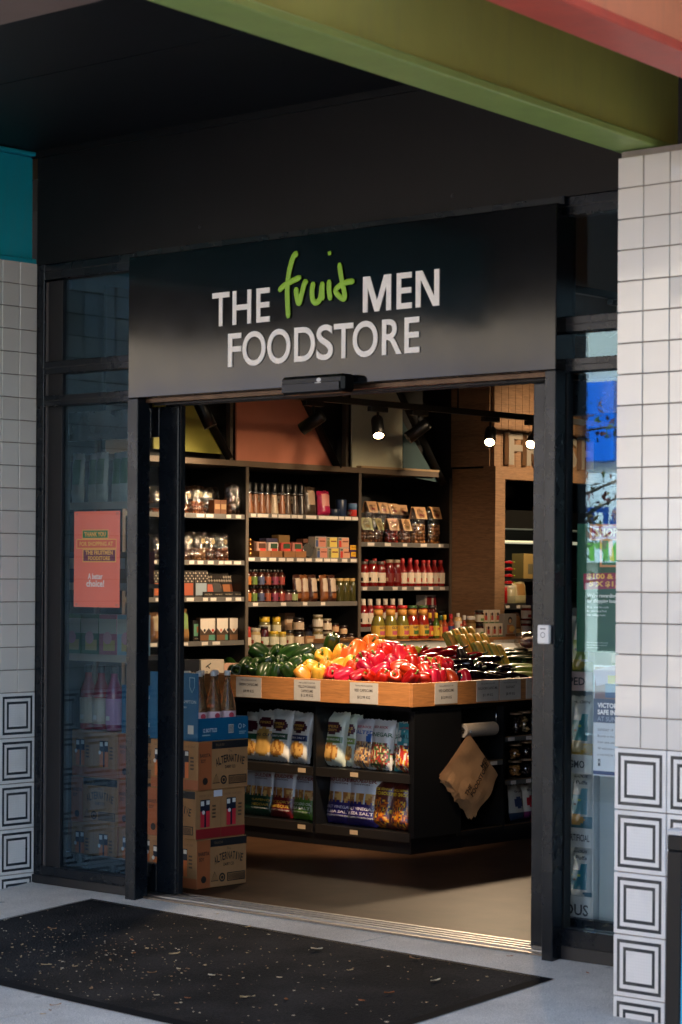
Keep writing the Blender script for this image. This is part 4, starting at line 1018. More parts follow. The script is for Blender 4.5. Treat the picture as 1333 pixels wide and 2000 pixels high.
def pepper(px, py, kind, where, size=1.0):
    rgbs = {'green': [(36, 66, 24), (44, 78, 26)], 'yellow': [(226, 166, 60), (222, 152, 46)], 'orange': [(232, 108, 44), (226, 118, 54)], 'red': [(172, 18, 22), (190, 34, 26), (158, 12, 24)]}[kind]
    i = rp_.randrange(3) ; c = rgbs[i % len(rgbs)]
    b, s = pepper_mesh((kind, i), c, hash(kind) % 50 + i * 5 if False else {'green': 1, 'yellow': 11, 'orange': 21, 'red': 31}[kind] + i, 4 if i else 3)
    p = onbed(px, py, .045 * size)
    t = thing('%s_capsicum' % kind, '', 'capsicum', p, 0, '%s capsicums heaped on the counter' % kind)
    t.rotation_euler = (rp_.uniform(-1.2, 1.2) + (1.2 if rp_.random() < .5 else 0), rp_.uniform(-.9, .9), rp_.uniform(0, 6.28))
    t.scale = [size * rp_.uniform(.98, 1.2)] * 3
    put('flesh', b, t); put('stem', s, t)
    seq.setdefault((kind, where), []).append((px, t))
Z1 = lambda x, y: (340 + x / 3.703, 1200 + y / 3.703)
Z2 = lambda x, y: (640 + x / 3.174, 1200 + y / 3.174)
for x, y in ((628, 292), (745, 292), (845, 290), (950, 288)): pepper(*Z1(x, y), 'green', 'back row of the heap', 1.12)
for x, y in ((420, 365), (515, 372), (600, 368), (690, 362), (790, 358), (885, 360), (985, 348)): pepper(*Z1(x, y), 'green', 'middle row of the heap', .95)
for x, y in ((352, 402), (440, 408), (530, 408), (600, 412), (660, 420), (740, 412), (828, 412)): pepper(*Z1(x, y), 'green', 'front row by the oak edge', .95)
pepper(*Z1(1140, 212), 'green', 'very top above the yellow ones', 1.1)
for x, y in ((1085, 318), (1200, 292)): pepper(*Z1(x, y), 'yellow', 'back row of the heap', 1.1)
for x, y in ((1010, 392), (1090, 392), (1185, 372), (1280, 372)): pepper(*Z1(x, y), 'yellow', 'middle row of the heap', .95)
for x, y in ((930, 432), (1045, 436)): pepper(*Z1(x, y), 'yellow', 'front row by the oak edge', .9)
for x, y in ((270, 178), (180, 232), (280, 243), (345, 212)): pepper(*Z2(x, y), 'orange', 'back of the heap', 1.1)
for x, y in ((200, 292), (130, 262)): pepper(*Z2(x, y), 'orange', 'middle of the heap', .95)
for x, y in ((370, 245), (400, 215), (450, 262), (505, 262), (240, 288), (320, 298), (700, 318)): pepper(*Z2(x, y), 'red', 'top of the heap', 1.08)
for x, y in ((150, 342), (240, 332), (335, 352), (410, 305), (520, 310), (500, 352), (600, 355), (650, 360), (575, 318), (450, 330), (730, 335)): pepper(*Z2(x, y), 'red', 'middle of the heap', .95)
for x, y in ((20, 372), (60, 350), (100, 382), (190, 385), (265, 388), (340, 400), (420, 392), (515, 398), (580, 400), (650, 398), (700, 390), (760, 392), (850, 392)): pepper(*Z2(x, y), 'red', 'front row by the oak edge', .9)
for (kind, where), L in seq.items():
    L.sort(key=lambda q: q[0])
    for i, (_, t) in enumerate(L): t['label'] = ('glossy %s capsicum, %s from the left in the %s' % (kind, nth(i, len(L)), where)) if len(L) > 1 else 'single glossy %s capsicum at the %s' % (kind, where)
def long_fruit(name, label, cat, group, px, py, L, prof, m, parts, dirv, r, up=0, n=14, bend=0):
    p = onbed(px, py, r); d = Vector(dirv).normalized()
    t = thing(name, label, cat, p + Vector((0, 0, up)), 0, group); t.rotation_euler = d.to_track_quat('X', 'Z').to_euler()
    P = [(x * L - L / 2, bend * math.sin(math.pi * x), 0) for x, _ in prof]; R = [q for _, q in prof]
    put('flesh', CACHE.setdefault((name, L, bend, m.name), MB().tube(P, R, n).mesh('flesh', m)), t)
    for nm, fn, mm in parts: put(nm, CACHE.setdefault((name, nm, L), fn().mesh(nm, mm)), t)
    return t
EGG = mat('eggplant_skin', (20, 9, 20), .12, coat=.6, bump=.06, bs=25, bd=.004); CAL = mat('eggplant_calyx', (60, 74, 34), .6)
egg = [(0, .008), (.03, .026), (.1, .037), (.25, .044), (.42, .042), (.62, .033), (.82, .026), (.94, .021), (1, .012)]
calyx = lambda: MB().tube([(.062, 0, 0), (.08, 0, 0), (.095, 0, .002), (.12, 0, .008)], [.024, .020, .009, .007], 9)
E1 = [(840, 285, (-.5, .35, .5)), (985, 300, (.2, .9, .2)), (930, 335, (.5, -.7, .1)), (1025, 345, (.6, .6, 0)), (1090, 355, (.3, -.9, .1)), (860, 352, (.3, .8, .1)), (945, 398, (.2, .9, 0)), (1060, 402, (.4, .8, 0)), (1165, 404, (.1, 1, 0)), (1000, 408, (.5, .8, 0)), (800, 320, (.8, .3, .2)), (895, 395, (.4, .9, 0))]
for i, (x, y, d) in enumerate(sorted(E1)):
    long_fruit('eggplant', ('large eggplant leaning up at the back of the dark eggplant pile' if (x, y) == (840, 285) else 'dark glossy eggplant, %s from the left in the pile' % nth(i, len(E1))), 'eggplant', 'eggplants on the counter', *Z2(x, y), .19, egg, EGG, [('calyx', calyx, CAL)], d, .04, n=18)
BULL = mat('bullhorn_skin', (176, 14, 24), .15, coat=.5); BULLY = mat('bullhorn_green', (150, 150, 44), .2, coat=.4)
bul = [(0, .003), (.15, .010), (.4, .018), (.7, .022), (.9, .02), (1, .01)]; bst = lambda: MB().tube([(.08, 0, 0), (.1, 0, .004), (.12, .002, .01)], [.009, .005, .004], 7)
for i, (x, y, d, m) in enumerate(((570, 228, (-.2, .9, .1), 0), (640, 232, (.1, .9, .1), 0), (640, 262, (-.1, .9, 0), 0), (740, 220, (.5, .7, .1), 0), (780, 258, (.6, .5, 0), 0), (700, 245, (.3, .8, .1), 0), (595, 285, (.7, .2, -.1), 1), (480, 240, (.5, .5, .2), 1), (620, 310, (.8, .2, -.1), 1), (860, 262, (.5, .6, .1), 0))):
    long_fruit('bullhorn_capsicum', '%s long %s bullhorn capsicum from the left behind the red heap' % (WORDS[i].capitalize() if False else nth(i, 10), ('red', 'yellow green')[m]), 'capsicum', 'bullhorn capsicums', *Z2(x, y), .17, bul, (BULL, BULLY)[m], [('stem', bst, CAL)], d, .02, n=10, bend=.012 * (1 - 2 * (i % 2)))
KER = mat('corn_kernels', (240, 192, 84), .35, bump=.8, bs=160, bd=.004, var=.12, vs=60); HUSK = mat('corn_husk', (142, 152, 62), .5, var=.2, vs=30)
cob = [(0, .021), (.02, .025), (.3, .0275), (.7, .0275), (.97, .025), (1, .021)]
def husk():
    mb = MB(); n = 8; m = 6; L = .128
    for i in range(m):
        for j in range(n):
            def q(a, b): t = math.radians(150) + math.radians(108) * b / n; rr = .0292 + .0015 * math.sin(b * 2.2); return (-L / 2 - .004 + (L + .01) * a / m, rr * math.cos(t), rr * math.sin(t))
            mb.poly([q(i, j), q(i + 1, j), q(i + 1, j + 1), q(i, j + 1)], 0, True)
    return mb
C1 = [(770, 196), (812, 178), (855, 168), (900, 162), (850, 212), (895, 208), (940, 205), (985, 205), (945, 258), (990, 252), (1035, 268), (1078, 275)]
for i, (x, y) in enumerate(C1):
    lb = 'cob of trimmed corn, %s from the left in the %s tier' % (nth(i % 4, 4), ('top', 'middle', 'bottom')[i // 4])
    t = long_fruit('corn_cob', lb, 'corn', 'corn cobs on the counter', *Z2(x, y), .128, cob, KER, [('husk', husk, HUSK)], (.36, .02, -.62), .03, n=16, up=.012)
ZUC = mat('zucchini_skin', (34, 56, 24), .25, coat=.3, var=.25, vs=40); ZUP = mat('pale_zucchini_skin', (150, 166, 82), .3, coat=.3, var=.15, vs=40)
zuc = [(0, .012), (.03, .019), (.2, .023), (.6, .022), (.92, .018), (1, .012)]; zend = lambda: MB().tube([(.098, 0, 0), (.118, 0, 0)], [.011, .009], 7)
for i, (x, y) in enumerate(((1110, 240), (1160, 232), (1220, 250), (1150, 285), (1205, 278), (1255, 262), (1170, 255), (1270, 290))):
    long_fruit('zucchini', 'dark green zucchini, %s from the left beside the corn' % nth(sorted((1110, 1160, 1220, 1150, 1205, 1255, 1170, 1270)).index(x), 8), 'zucchini', 'dark zucchinis', *Z2(x, y), .20, zuc, ZUC, [('stem_end', zend, ZUP)], (.1, 1, .0), .022, n=12)
for i, (x, y) in enumerate(((1190, 330), (1240, 345), (1200, 380), (1255, 385))):
    long_fruit('pale_zucchini', 'pale green zucchini, %s of four by the right door post' % ('upper left', 'upper right', 'lower left', 'lower right')[i], 'zucchini', 'pale zucchinis', *Z2(x, y), .20, zuc, ZUP, [('stem_end', zend, ZUC)], (.15, 1, .0), .022, n=12)
p = onbed(1032, 1268, .04)
t = thing('bagged_produce', 'shiny clear plastic bag of produce beside the right door post', 'bag', p + Vector((0, 0, .02)))
mb = MB(); rb = random.Random(2)
mb.ball((0, 0, .02), .07, 0, 16, 12, (1, 1.2, .75)); mb.v = [tuple(Vector(v) * (1 + .18 * noise.noise(Vector(v) * 40))) for v in mb.v]; mb.build('plastic_bag', CELLO, t)
MB().ball((0, 0, .015), .045, 0, 10, 8, (1, 1.2, .7)).build('contents', mat('bag_contents', (120, 66, 80), .6), t)
# ================================================================ goods on the wall shelves (fronts face +x)
FX = math.pi / 2
def SYp(px, dep): return U(px, 1118, 'x', XS - dep).y
def at(px, b, k, dep=.07, up=0): return (XS - dep, SYp(px, dep), BAYS[b][2][k] + .0006 + up)
BAYN = ('left bay', 'middle bay', 'right bay'); SHN = ('top shelf', 'second shelf', 'third shelf', 'fourth shelf', 'lowest shelf')
def where(b, k): return '%s of the %s' % (SHN[k], BAYN[b])
# ---- cellophane bags of sweets
def sweets(label, loc, w, h, th, rgb, seed, ballr=.011, tagc=None, fill=.5, rz=FX, group='cellophane bags on the left bay shelves'):
    t = thing('sweet_bag', label, 'sweets', loc, rz, group); r = random.Random(seed); mb = MB()
    nx = max(2, int(w / (ballr * 2))); ny = 2; nz = max(2, int(h * fill / (ballr * 1.75)))
    for k in range(nz):
        for j in range(ny):
            for i in range(nx):
                wv = .92 - .25 * (k / max(1, nz)) ** 2
                mb.ball(((i + .5 - nx / 2) * ballr * 2 * wv + r.gauss(0, .0012), (j - .5) * ballr * 1.7 + r.gauss(0, .002), ballr + k * ballr * 1.7 + r.gauss(0, .002)), ballr * r.uniform(.85, 1.08), r.randrange(2), 7, 5)
    o = struct(mb.build('sweets', [mat('choc_%d%d%d' % rgb, rgb, .25, coat=.3), mat('choc2_%d%d%d' % rgb, LB(rgb, .72), .25, coat=.3)], t), 'stuff')
    me = bag_mesh(('sw', w, h, th, seed % 3), w * 1.04, h, th, lambda u, v: 0, [CELLO], 12, 14, seed % 3, .08)[0]
    put('cellophane', me, t)
    if tagc:
        rects(t, [(-w * .14, h * .56, w * .14, h * .78, tagc)], off=th * .45, name='paper_label'); ring(t, (0, h * .69), w * .07, w * .11, (224, 196, 140), off=th * .45 + .001)
    return t
SW = [(0, 361, .10, .155, (150, 82, 44)), (0, 383, .11, .165, (168, 92, 48)), (0, 402, .11, .16, (110, 62, 38)), (0, 303, .10, .15, (150, 82, 44)),
      (1, 364, .11, .165, (96, 62, 40)), (1, 388, .115, .165, (150, 104, 62)), (1, 408, .11, .16, (100, 54, 32)), (1, 432, .115, .16, (140, 74, 38)), (1, 304, .10, .15, (60, 38, 28))]
for i, (k, px, w_, h_, c) in enumerate(SW):
    n_in = [s for s in SW if s[0] == k]; j = sorted(n_in, key=lambda s: s[1]).index((k, px, w_, h_, c))
    sweets('clear chocolate ball bag, %s from the left on the left bay %s' % (nth(j, len(n_in) + (k == 0)), SHN[k]), at(px, 0, k, .09 if i % 2 else .12), w_, h_, .075, c, i + 3, .0105, (44, 34, 28), .46)
sweets('large crinkled clear bag of dark chocolate pieces at the right end of the top shelf', at(456, 0, 0, .08), .16, .195, .10, (70, 42, 26), 40, .02, None, .62)
for i, px in enumerate((418, 430)):
    t = carton('fudge_pack', '%s small block pack of fudge beside the large crinkled bag' % ('left', 'right')[i], 'sweets', at(px, 0, 0, .06), (.05, .05, .085), FX, (120, 74, 44), 'fudge packs'); rects(t, [(-.02, .03, .02, .06, (180, 140, 96))], off=.026)
# ---- chocolate boxes, third shelf
for i, (px, w_, c1, c2) in enumerate(((304, .09, (176, 92, 52), (60, 54, 50)), (360, .10, (166, 84, 58), (52, 46, 44)), (386, .105, (142, 156, 166), (58, 52, 50)))):
    t = carton('chocolate_box', 'dark patterned chocolate gift box with %s panel, %s from the left' % (('orange', 'rust', 'silver blue')[i], nth(i, 4)), 'box', at(px, 0, 2, .07), (w_, .06, .155), FX, c2, 'chocolate boxes on the third shelf')
    it = [(-w_ * .42, .012, w_ * .42, .082, c1)]
    for a in range(7):
        for b_ in range(4): it.append((-w_ * .48 + a * w_ * .14, .088 + b_ * .016, -w_ * .48 + a * w_ * .14 + w_ * .07, .088 + b_ * .016 + .009, (196, 182, 164) if (a + b_) % 2 else (70, 64, 60), .785))
    fprint(t, .06, it)
for i, (px, c1) in enumerate(((408, (164, 70, 44)), (428, (40, 36, 34)), (442, (186, 120, 76)), (460, (120, 62, 36)))):
    t = carton('chocolate_bar_tray', 'leaning chocolate bars with %s in a black tray, %s from the left' % (('diamond pattern', 'plain dark wrap', 'copper panel', 'dark brown wrap')[i], nth(i, 4)), 'chocolate', at(px, 0, 2, .10), (.085, .012, .15 if i < 3 else .12), FX, (50, 45, 42), 'chocolate bars in trays')
    it = [(-.038, .03, .038, .075, c1)]
    for a in range(4): it.append((-.03 + a * .02, .09, -.016 + a * .02, .104, (190, 176, 158), .785)); it.append((-.03 + a * .02, .112, -.016 + a * .02, .126, (190, 176, 158) if i != 1 else (70, 60, 55), .785))
    fprint(t, .012, it)
    t.rotation_euler = (Matrix.Rotation(FX, 3, 'Z') @ Euler((-.22, 0, 0)).to_matrix()).to_euler()
t = carton('display_tray', 'long low black display tray holding the leaning chocolate bars', 'tray', (XS - .05, (SYp(392, .05) + SYp(474, .05)) / 2, BAYS[0][2][2] + .0006), (SYp(473, .05) - SYp(394, .05), .035, .032), FX, (24, 21, 20))
W_ = SYp(473, .05) - SYp(394, .05)
for i in range(4): lettering(t, 'KOKO BLACK', ((i - 1.5) * W_ / 4, .017), .008, paper((200, 184, 160)), wid=W_ / 5.6, off=.0182)
# ---- fourth shelf: pouch, tray, pointed packs
def pouch(name, label, cat, loc, w, h, th, rgb, panel=None, rz=FX, group=None, seed=0, tilt=-.06, sheen=True, lab2=None, dark=None):
    pat = lambda u, v: 1 if panel and .18 < u < .82 and .4 < v < .86 else (2 if lab2 and .25 < u < .75 and .1 < v < .32 else 0)
    ms = [foil(rgb) if sheen else paper(rgb), paper(panel or rgb), paper(lab2 or rgb)]
    return packet(name, label, cat, loc, rz, bag_mesh(('po', w, h, rgb, panel, lab2, seed % 2), w, h, th, pat, ms, 12, 16, seed % 2, .06), tilt, group)
pouch('kraft_pouch', 'tall kraft paper pouch with a green label at the left of the fourth shelf', 'pouch', at(359, 0, 3, .07), .085, .19, .05, (150, 112, 70), (120, 150, 90))
pouch('kraft_pouch', 'kraft pouch seen through the slit of the sliding door', 'pouch', at(305, 0, 3, .07), .085, .17, .05, (140, 100, 66), (170, 150, 120))
t = carton('open_chocolate_tray', 'tilted black tray of mint green chocolate packs on the fourth shelf', 'tray', at(386, 0, 3, .09), (.10, .03, .12), FX, (26, 24, 22)); fprint(t, .03, [(-.042, .03, .03, .1, (96, 150, 120)), (-.02, .05, .04, .085, (150, 92, 54)), (-.048, .003, .048, .028, (18, 16, 15))]); lettering(t, 'KOKO BLACK', (0, .015), .007, paper((200, 184, 160)), wid=.07, off=.0175)
for i, (px, dc) in enumerate(((396, (40, 40, 44)), (412, (190, 60, 44)), (428, (206, 120, 96)), (441, (60, 70, 80)), (453, (200, 140, 100)), (464, (170, 160, 70)))):
    w_ = .072
    t = carton('pointed_sweet_pack', 'white pointed sweet pack with coloured dot, %s from the left on the fourth shelf' % nth(i, 6), 'sweets', at(px, 0, 3, .075 + .012 * (i % 2)), (w_, .035, .135), FX, (72, 56, 44), 'pointed sweet packs')
    polyp(t, [(-w_ * .47, .131), (-w_ * .47, .075), (0, .045), (w_ * .47, .075), (w_ * .47, .131)], (224, 212, 198), off=.0183); disc(t, (0, .062), .009, dc, off=.0188)
    rects(t, [(-w_ * .47, .004, w_ * .47, .035, (86, 140, 120) if i % 2 else (120, 84, 56))], off=.018)
# ---- lowest visible shelf: gift boxes
for i, (px, c, w_, h_) in enumerate(((362, (26, 30, 40), .12, .17), (402, (196, 184, 168), .19, .165), (448, (214, 170, 146), .2, .14))):
    t = carton('gift_box', ('black gift box with silver script', 'grey gift box with Belgian script and a ribbon bow', 'pale pink gift box')[i] + ' on the lowest left shelf', 'box', at(px, 0, 4, .1), (w_, .12, h_), FX, c, 'gift boxes')
    if i == 1:
        lettering(t, 'Belgian', (0, .085), .03, paper((50, 40, 36)), wid=.11, off=.061); rects(t, [(-.06, .13, -.01, .137, (24, 22, 22), .5), (-.05, .12, -.02, .127, (24, 22, 22), -.6), (-.07, .0, .0, .045, (170, 96, 54)), (.02, .0, .075, .04, (206, 150, 80))], off=.0606)
    if i == 0: lettering(t, 'Belgian', (0, .09), .024, paper((200, 196, 190)), wid=.09, off=.061)
# ---- middle bay, top shelf: grinders
for i, px in enumerate((485, 497, 509, 520, 534, 549, 560, 574, 587)):
    c = [(150, 96, 60), (140, 92, 60), (146, 90, 54), (130, 82, 52), (206, 186, 156), (150, 90, 52), (90, 66, 48), (60, 44, 34), (46, 36, 30)][i]
    t = bottle('spice_grinder', 'black capped spice grinder, %s from the left on the top shelf' % nth(i, 9), 'grinder', at(px, 1, 0, .05 + .02 * (i % 2)), 'grinder', .029, .185, c, (7, 7, 7), group='spice grinders', bodymat=mat('spice_%d' % i, c, .3, coat=.8, var=.35, vs=160))
    MB().lathe([(.0195, .117), (.0205, .118), (.0205, .131), (.0195, .132)], 14).build('collar', CHROME, t)
    if i not in (4, 8): rects(t, [(-.012, .07, .012, .112, (206, 190, 168), .12 * (-1) ** i)], off=.0245, name='hang_tag'); disc(t, (0, .09), .006, (90, 76, 62), off=.026)
pouch('spice_pouch', 'clear spice pouch with paper label right of the grinders', 'pouch', at(606, 1, 0, .06), .10, .175, .04, (66, 54, 44), (176, 150, 124))
pouch('pink_salt_bag', 'crumpled magenta bag of salt on the top shelf', 'bag', at(631, 1, 0, .06), .11, .155, .07, (168, 34, 76), (200, 130, 120), seed=1)
bottle('salt_tin', 'tall navy salt tin with gold sun on the top shelf', 'tin', at(665, 1, 0, .06), 'can', .035, .105, (32, 46, 74), bodymat=plastic((32, 46, 74))); 
t = bottle('salt_tin', 'low navy salt tub in front of the tall tin', 'tin', at(652, 1, 0, .035), 'can', .032, .045, (30, 40, 62), bodymat=plastic((30, 40, 62)))
t = bottle('salt_drum', 'red and blue cardboard salt drum at the right end of the top shelf', 'tin', at(690, 1, 0, .05), 'can', .036, .085, (196, 52, 46), bodymat=paper((196, 52, 46))); MB().lathe([(.0365, .045), (.0367, .084)], 16).build('blue_band', paper((96, 130, 168)), t); lettering(t, 'SALT', (0, .024), .016, paper((235, 228, 214)), wid=.04, off=.0375)
# ---- middle bay, second shelf
t = bottle('brass_pepper_stack', 'stack of brass coloured spice balls at the left upright', 'spices', at(487, 1, 1, .05), 'can', .018, .03, (120, 80, 40), bodymat=mat('brass', (170, 120, 62), .25, .9))
for k in range(3): MB().ball((0, 0, .045 + k * .028), .017 - .002 * k, 0, 12, 8).build('ball', mat('brass', (170, 120, 62), .25, .9), t)
for i, px in enumerate((507, 530, 555, 577)):
    t = carton('kraft_tray', 'small open kraft tray of pink and red packets, %s from the left' % nth(i, 4), 'box', at(px, 1, 1, .07), (.098, .09, .04), FX, (150, 104, 66), 'kraft trays on the second shelf')
    c = [(196, 150, 130), (226, 206, 196), (200, 76, 66), (196, 120, 104)][i]
    MB().box(-.042, .042, -.02, .012, .02, .092, 0, .006).build('inner_packet', paper(c), t); rects(t, [(-.03, .055, .03, .085, (60, 84, 60) if i else (90, 60, 44)), (-.02, .04, .03, .055, (214, 70, 60))], off=.0208)
t = bottle('silver_tin', 'round silver foil tin leaning beside the kraft trays', 'tin', (XS - .05, SYp(598, .05), BAYS[1][2][1] + .045), 'can', .044, .018, (190, 190, 190), bodymat=mat('foil_tin', (196, 192, 186), .2, .9)); t.rotation_euler = (0, math.radians(78), 0)
fc2 = [((196, 130, 110), (70, 84, 120)), ((214, 188, 92), (110, 110, 70)), ((206, 150, 120), (196, 60, 48))]
for r_ in range(2):
    for i, px in enumerate((622, 644, 667)):
        t = carton('sardine_carton', '%s of the %s row of small pink and yellow fish cartons' % (('left', 'middle', 'right')[i], ('lower', 'upper')[r_]), 'carton', at(px - 3 * r_, 1, 1, .06, r_ * .066), (.098, .06, .065), FX, (176, 164, 150), 'fish cartons')
        a, b_ = fc2[i]; fprint(t, .06, [(-.02, .004, .046, .061, a), (-.046, .004, -.022, .045, b_), (-.012, .035, .04, .043, (120, 60, 50)), (-.046, .048, -.022, .061, (90, 96, 90))])
for i in range(2):
    t = carton('yellow_tin_carton', '%s yellow carton at the right end of the second shelf' % ('lower', 'upper')[i], 'carton', at(687 - 2 * i, 1, 1, .05, i * .043), (.085, .06, .042), FX, (70, 40, 84), 'yellow cartons'); fprint(t, .06, [(-.042, .012, .042, .041, (222, 168, 40))]); lettering(t, 'ORTIZ', (-.01, .028), .012, paper((120, 50, 30)), wid=.04, off=.0315)
# ---- middle bay, third shelf: two tiers of little bottles
bc = [(176, 104, 40), (92, 116, 46), (72, 80, 112), (150, 72, 44), (132, 52, 78), (150, 56, 48)]
bn = ('orange', 'green', 'blue', 'rust', 'magenta', 'red')
for r_ in range(2):
    for i, px in enumerate((483, 495, 509, 522, 536, 549)):
        for d_ in (0, 1):
            if d_ and i == 5: continue
            bottle('syrup_bottle', 'small bottle with %s label, %s tier, %s row' % (bn[i], ('lower', 'upper')[r_], ('front', 'back')[d_]), 'bottle', at(px + d_ * 6, 1, 2, .05 + .06 * d_, r_ * .0985), 'small', .024, .098, (66, 34, 26), (16, 16, 16), bc[i], 'small syrup bottles', accent=((40, 36, 40),))
bottle('condiment_jar', 'small dark condiment jar right of the little bottles', 'jar', at(561, 1, 2, .05), 'jar', .03, .075, (60, 30, 34), (26, 24, 24), (120, 70, 70)); bottle('condiment_jar', 'small jar with green label right of the little bottles', 'jar', at(573, 1, 2, .05), 'jar', .028, .075, (56, 44, 30), (26, 24, 24), (140, 150, 100))
for i, px in enumerate((581, 595, 612, 634, 649)):
    pouch('spice_mix_pouch', 'shiny brown stand-up spice pouch, %s from the left on the third shelf' % nth(i, 5), 'pouch', at(px, 1, 2, .055 + .02 * (i % 2)), .075, .165, .045, (66, 36, 26) if i % 2 == 0 else (120, 70, 34), (190, 170, 150), group='spice pouches on the third shelf', seed=i, lab2=(130, 76, 36))
for i, px in enumerate((663, 675, 688)):
    t = bottle('olive_jar', 'tall olive jar with gold lid, %s of three on the third shelf' % ('left', 'middle', 'right')[i], 'jar', at(px, 1, 2, .08 - .015 * i), 'tall_jar', .029, .145, (72, 68, 34), (190, 156, 96), group='olive jars'); disc(t, (0, .085), .019, (216, 200, 176), off=.0305, sx=1.0); ring(t, (0, .085), .013, .015, (150, 50, 44), off=.0312)
# ---- middle bay, fourth shelf: mixed jars
J = [(485, .020, .125, (170, 60, 44), (180, 40, 40), (220, 200, 180), 'tall_jar', 'narrow red jar', 0, .05), (499, .034, .115, (172, 150, 106), (170, 160, 140), (206, 196, 170), 'jar', 'cream jar with white label', 0, .06),
     (517, .028, .125, (70, 20, 28), (40, 30, 28), (196, 200, 180), 'tall_jar', 'dark beetroot jar', 0, .05), (535, .033, .095, (140, 130, 70), (218, 176, 46), (214, 208, 180), 'jar', 'pickle jar with yellow lid', 0, .05),
     (552, .026, .09, (150, 130, 60), (218, 176, 46), (214, 208, 180), 'jar', 'smaller pickle jar with yellow lid', 0, .05), (566, .026, .10, (90, 70, 44), (30, 28, 26), (206, 190, 160), 'jar', 'jar with cream and red label', 0, .05),
     (583, .036, .09, (40, 26, 26), (26, 24, 24), (206, 180, 150), 'jar', 'dark jam jar with cream label', 0, .05), (583, .036, .085, (44, 28, 26), (26, 24, 24), (190, 166, 140), 'jar', 'dark jam jar stacked on another', .0905, .05),
     (517, .036, .10, (120, 110, 70), (218, 176, 46), (210, 204, 184), 'jar', 'big pickle jar in the back row', .08, .16), (540, .03, .10, (150, 130, 60), (218, 176, 46), (206, 196, 160), 'jar', 'yellow lidded jar in the back row', .08, .16),
     (621, .034, .105, (110, 96, 60), (150, 140, 120), (206, 200, 184), 'jar', 'olive jar with green label', 0, .05), (621, .034, .085, (96, 86, 60), (150, 140, 120), (206, 196, 180), 'jar', 'olive jar stacked on another', .1055, .05),
     (639, .032, .085, (70, 50, 40), (150, 140, 120), (214, 196, 170), 'jar', 'relish jar in front', 0, .06), (639, .03, .08, (70, 50, 40), (150, 140, 120), (214, 196, 170), 'jar', 'relish jar stacked on another', .0855, .06),
     (655, .026, .075, (120, 60, 36), (30, 26, 24), (206, 176, 140), 'jar', 'small amber jar', 0, .06), (655, .024, .06, (100, 50, 30), (30, 26, 24), (200, 160, 120), 'jar', 'small amber jar stacked on another', .0755, .06),
     (671, .025, .06, (60, 36, 30), (40, 30, 28), (206, 170, 130), 'jar', 'tiny dark jar', 0, .06), (671, .025, .06, (60, 36, 30), (40, 30, 28), (206, 170, 130), 'jar', 'tiny dark jar stacked on another', .0605, .06), (686, .027, .07, (66, 40, 32), (40, 30, 28), (196, 160, 130), 'jar', 'tiny jar by the right upright', 0, .06),
     (606, .028, .11, (50, 40, 60), (40, 36, 40), (160, 164, 180), 'jar', 'jar with pale blue label', .02, .14)]
for (px, r_, h_, c, cp_, lb, kd, nm, up, dep) in J:
    bottle('preserve_jar', nm + ' on the fourth shelf of the middle bay', 'jar', at(px, 1, 3, dep, up if up not in (.08, .02) else 0), kd, r_, h_ + (up if up in (.08, .02) else 0), c, cp_, lb, 'preserve jars', labz=(.3, .72) if up == .08 else None, accent=((150, 60, 44),) if h_ > .095 else None)
t = carton('kraft_carton', 'small kraft carton between the jars on the fourth shelf', 'carton', at(600, 1, 3, .045), (.085, .06, .062), FX, (150, 112, 78)); fprint(t, .06, [(-.03, .02, .03, .045, (196, 166, 130))])
t = carton('kraft_carton', 'tan carton standing behind the yellow lidded jars', 'carton', at(560, 1, 3, .2), (.09, .06, .2), FX, (140, 110, 84)); fprint(t, .06, [(-.03, .14, .03, .18, (190, 166, 140))])
# ---- right bay, top shelf: pasta bags, wine box
def pasta(label, loc, w, h, rgb, kraft, seed, rzo=0, hd=.36, mark=(150, 40, 34)):
    t = sweets(label, loc, w, h, .07, rgb, seed, .0125, None, .58, FX + rzo, 'kraft topped bags on the right bay'); t.name = 'pasta_bag'; t['category'] = 'pasta'
    z0 = h * (1 - hd)
    mb = MB()
    for s in (-1, 1): mb.poly([(-w * .40, s * .034, z0), (w * .40, s * .034, z0), (w * .44, s * .008, h * 1.01), (-w * .44, s * .008, h * 1.01)])
    mb.build('paper_header', paper(kraft), t)
    f = lambda u, z: .034 - .026 * (z - z0) / (h * 1.01 - z0)
    lettering(t, 'al forno', (0, h * (1 - hd * .3)), h * .05, paper((50, 36, 30)), wid=w * .5, warp=f, off=.0012)
    mb = MB(); mb.poly([(a, -f(0, b) - .0015, b) for a, b in ((-w * .16, h * (1 - hd * .72)), (w * .16, h * (1 - hd * .8)), (w * .18, h * (1 - hd * .6)), (-w * .1, h * (1 - hd * .55)))]); mb.build('printed_mark', paper(mark), t)
PK = (204, 158, 112)
for i, px in enumerate((722, 744, 764, 782)): pasta('kraft topped pasta bag in the back row, %s from the left' % nth(i, 4), (XS - .2, SYp(px, .2), BAYS[2][2][0] + .0006), .11, .265 - .005 * i, (84, 64, 46), (190, 148, 106), 50 + i, hd=.26)
for i, (px, c, k_) in enumerate(((712, (130, 84, 50), (150, 150, 110)), (735, (120, 70, 44), (176, 164, 110)), (764, (166, 50, 36), (212, 162, 118)), (789, (150, 86, 48), (206, 160, 110)))):
    pasta('small %s bag with kraft header, %s from the left in the front row' % (('nut', 'seed', 'red chilli', 'brown rice')[i], nth(i, 4)), (XS - .07, SYp(px, .07), BAYS[2][2][0] + .0006), .105, .155, c, k_, 60 + i, (-.2, .25, -.1, .05)[i], .48, (150, 130, 60))
for i, (px, h_) in enumerate(((816, .235), (846, .24))): pasta('large bag of pasta shells with kraft header, %s of two' % ('left', 'right')[i], (XS - .075, SYp(px, .075), BAYS[2][2][0] + .0006), .145, h_, (176, 118, 62), PK, 70 + i, (.05, .18)[i], .32)
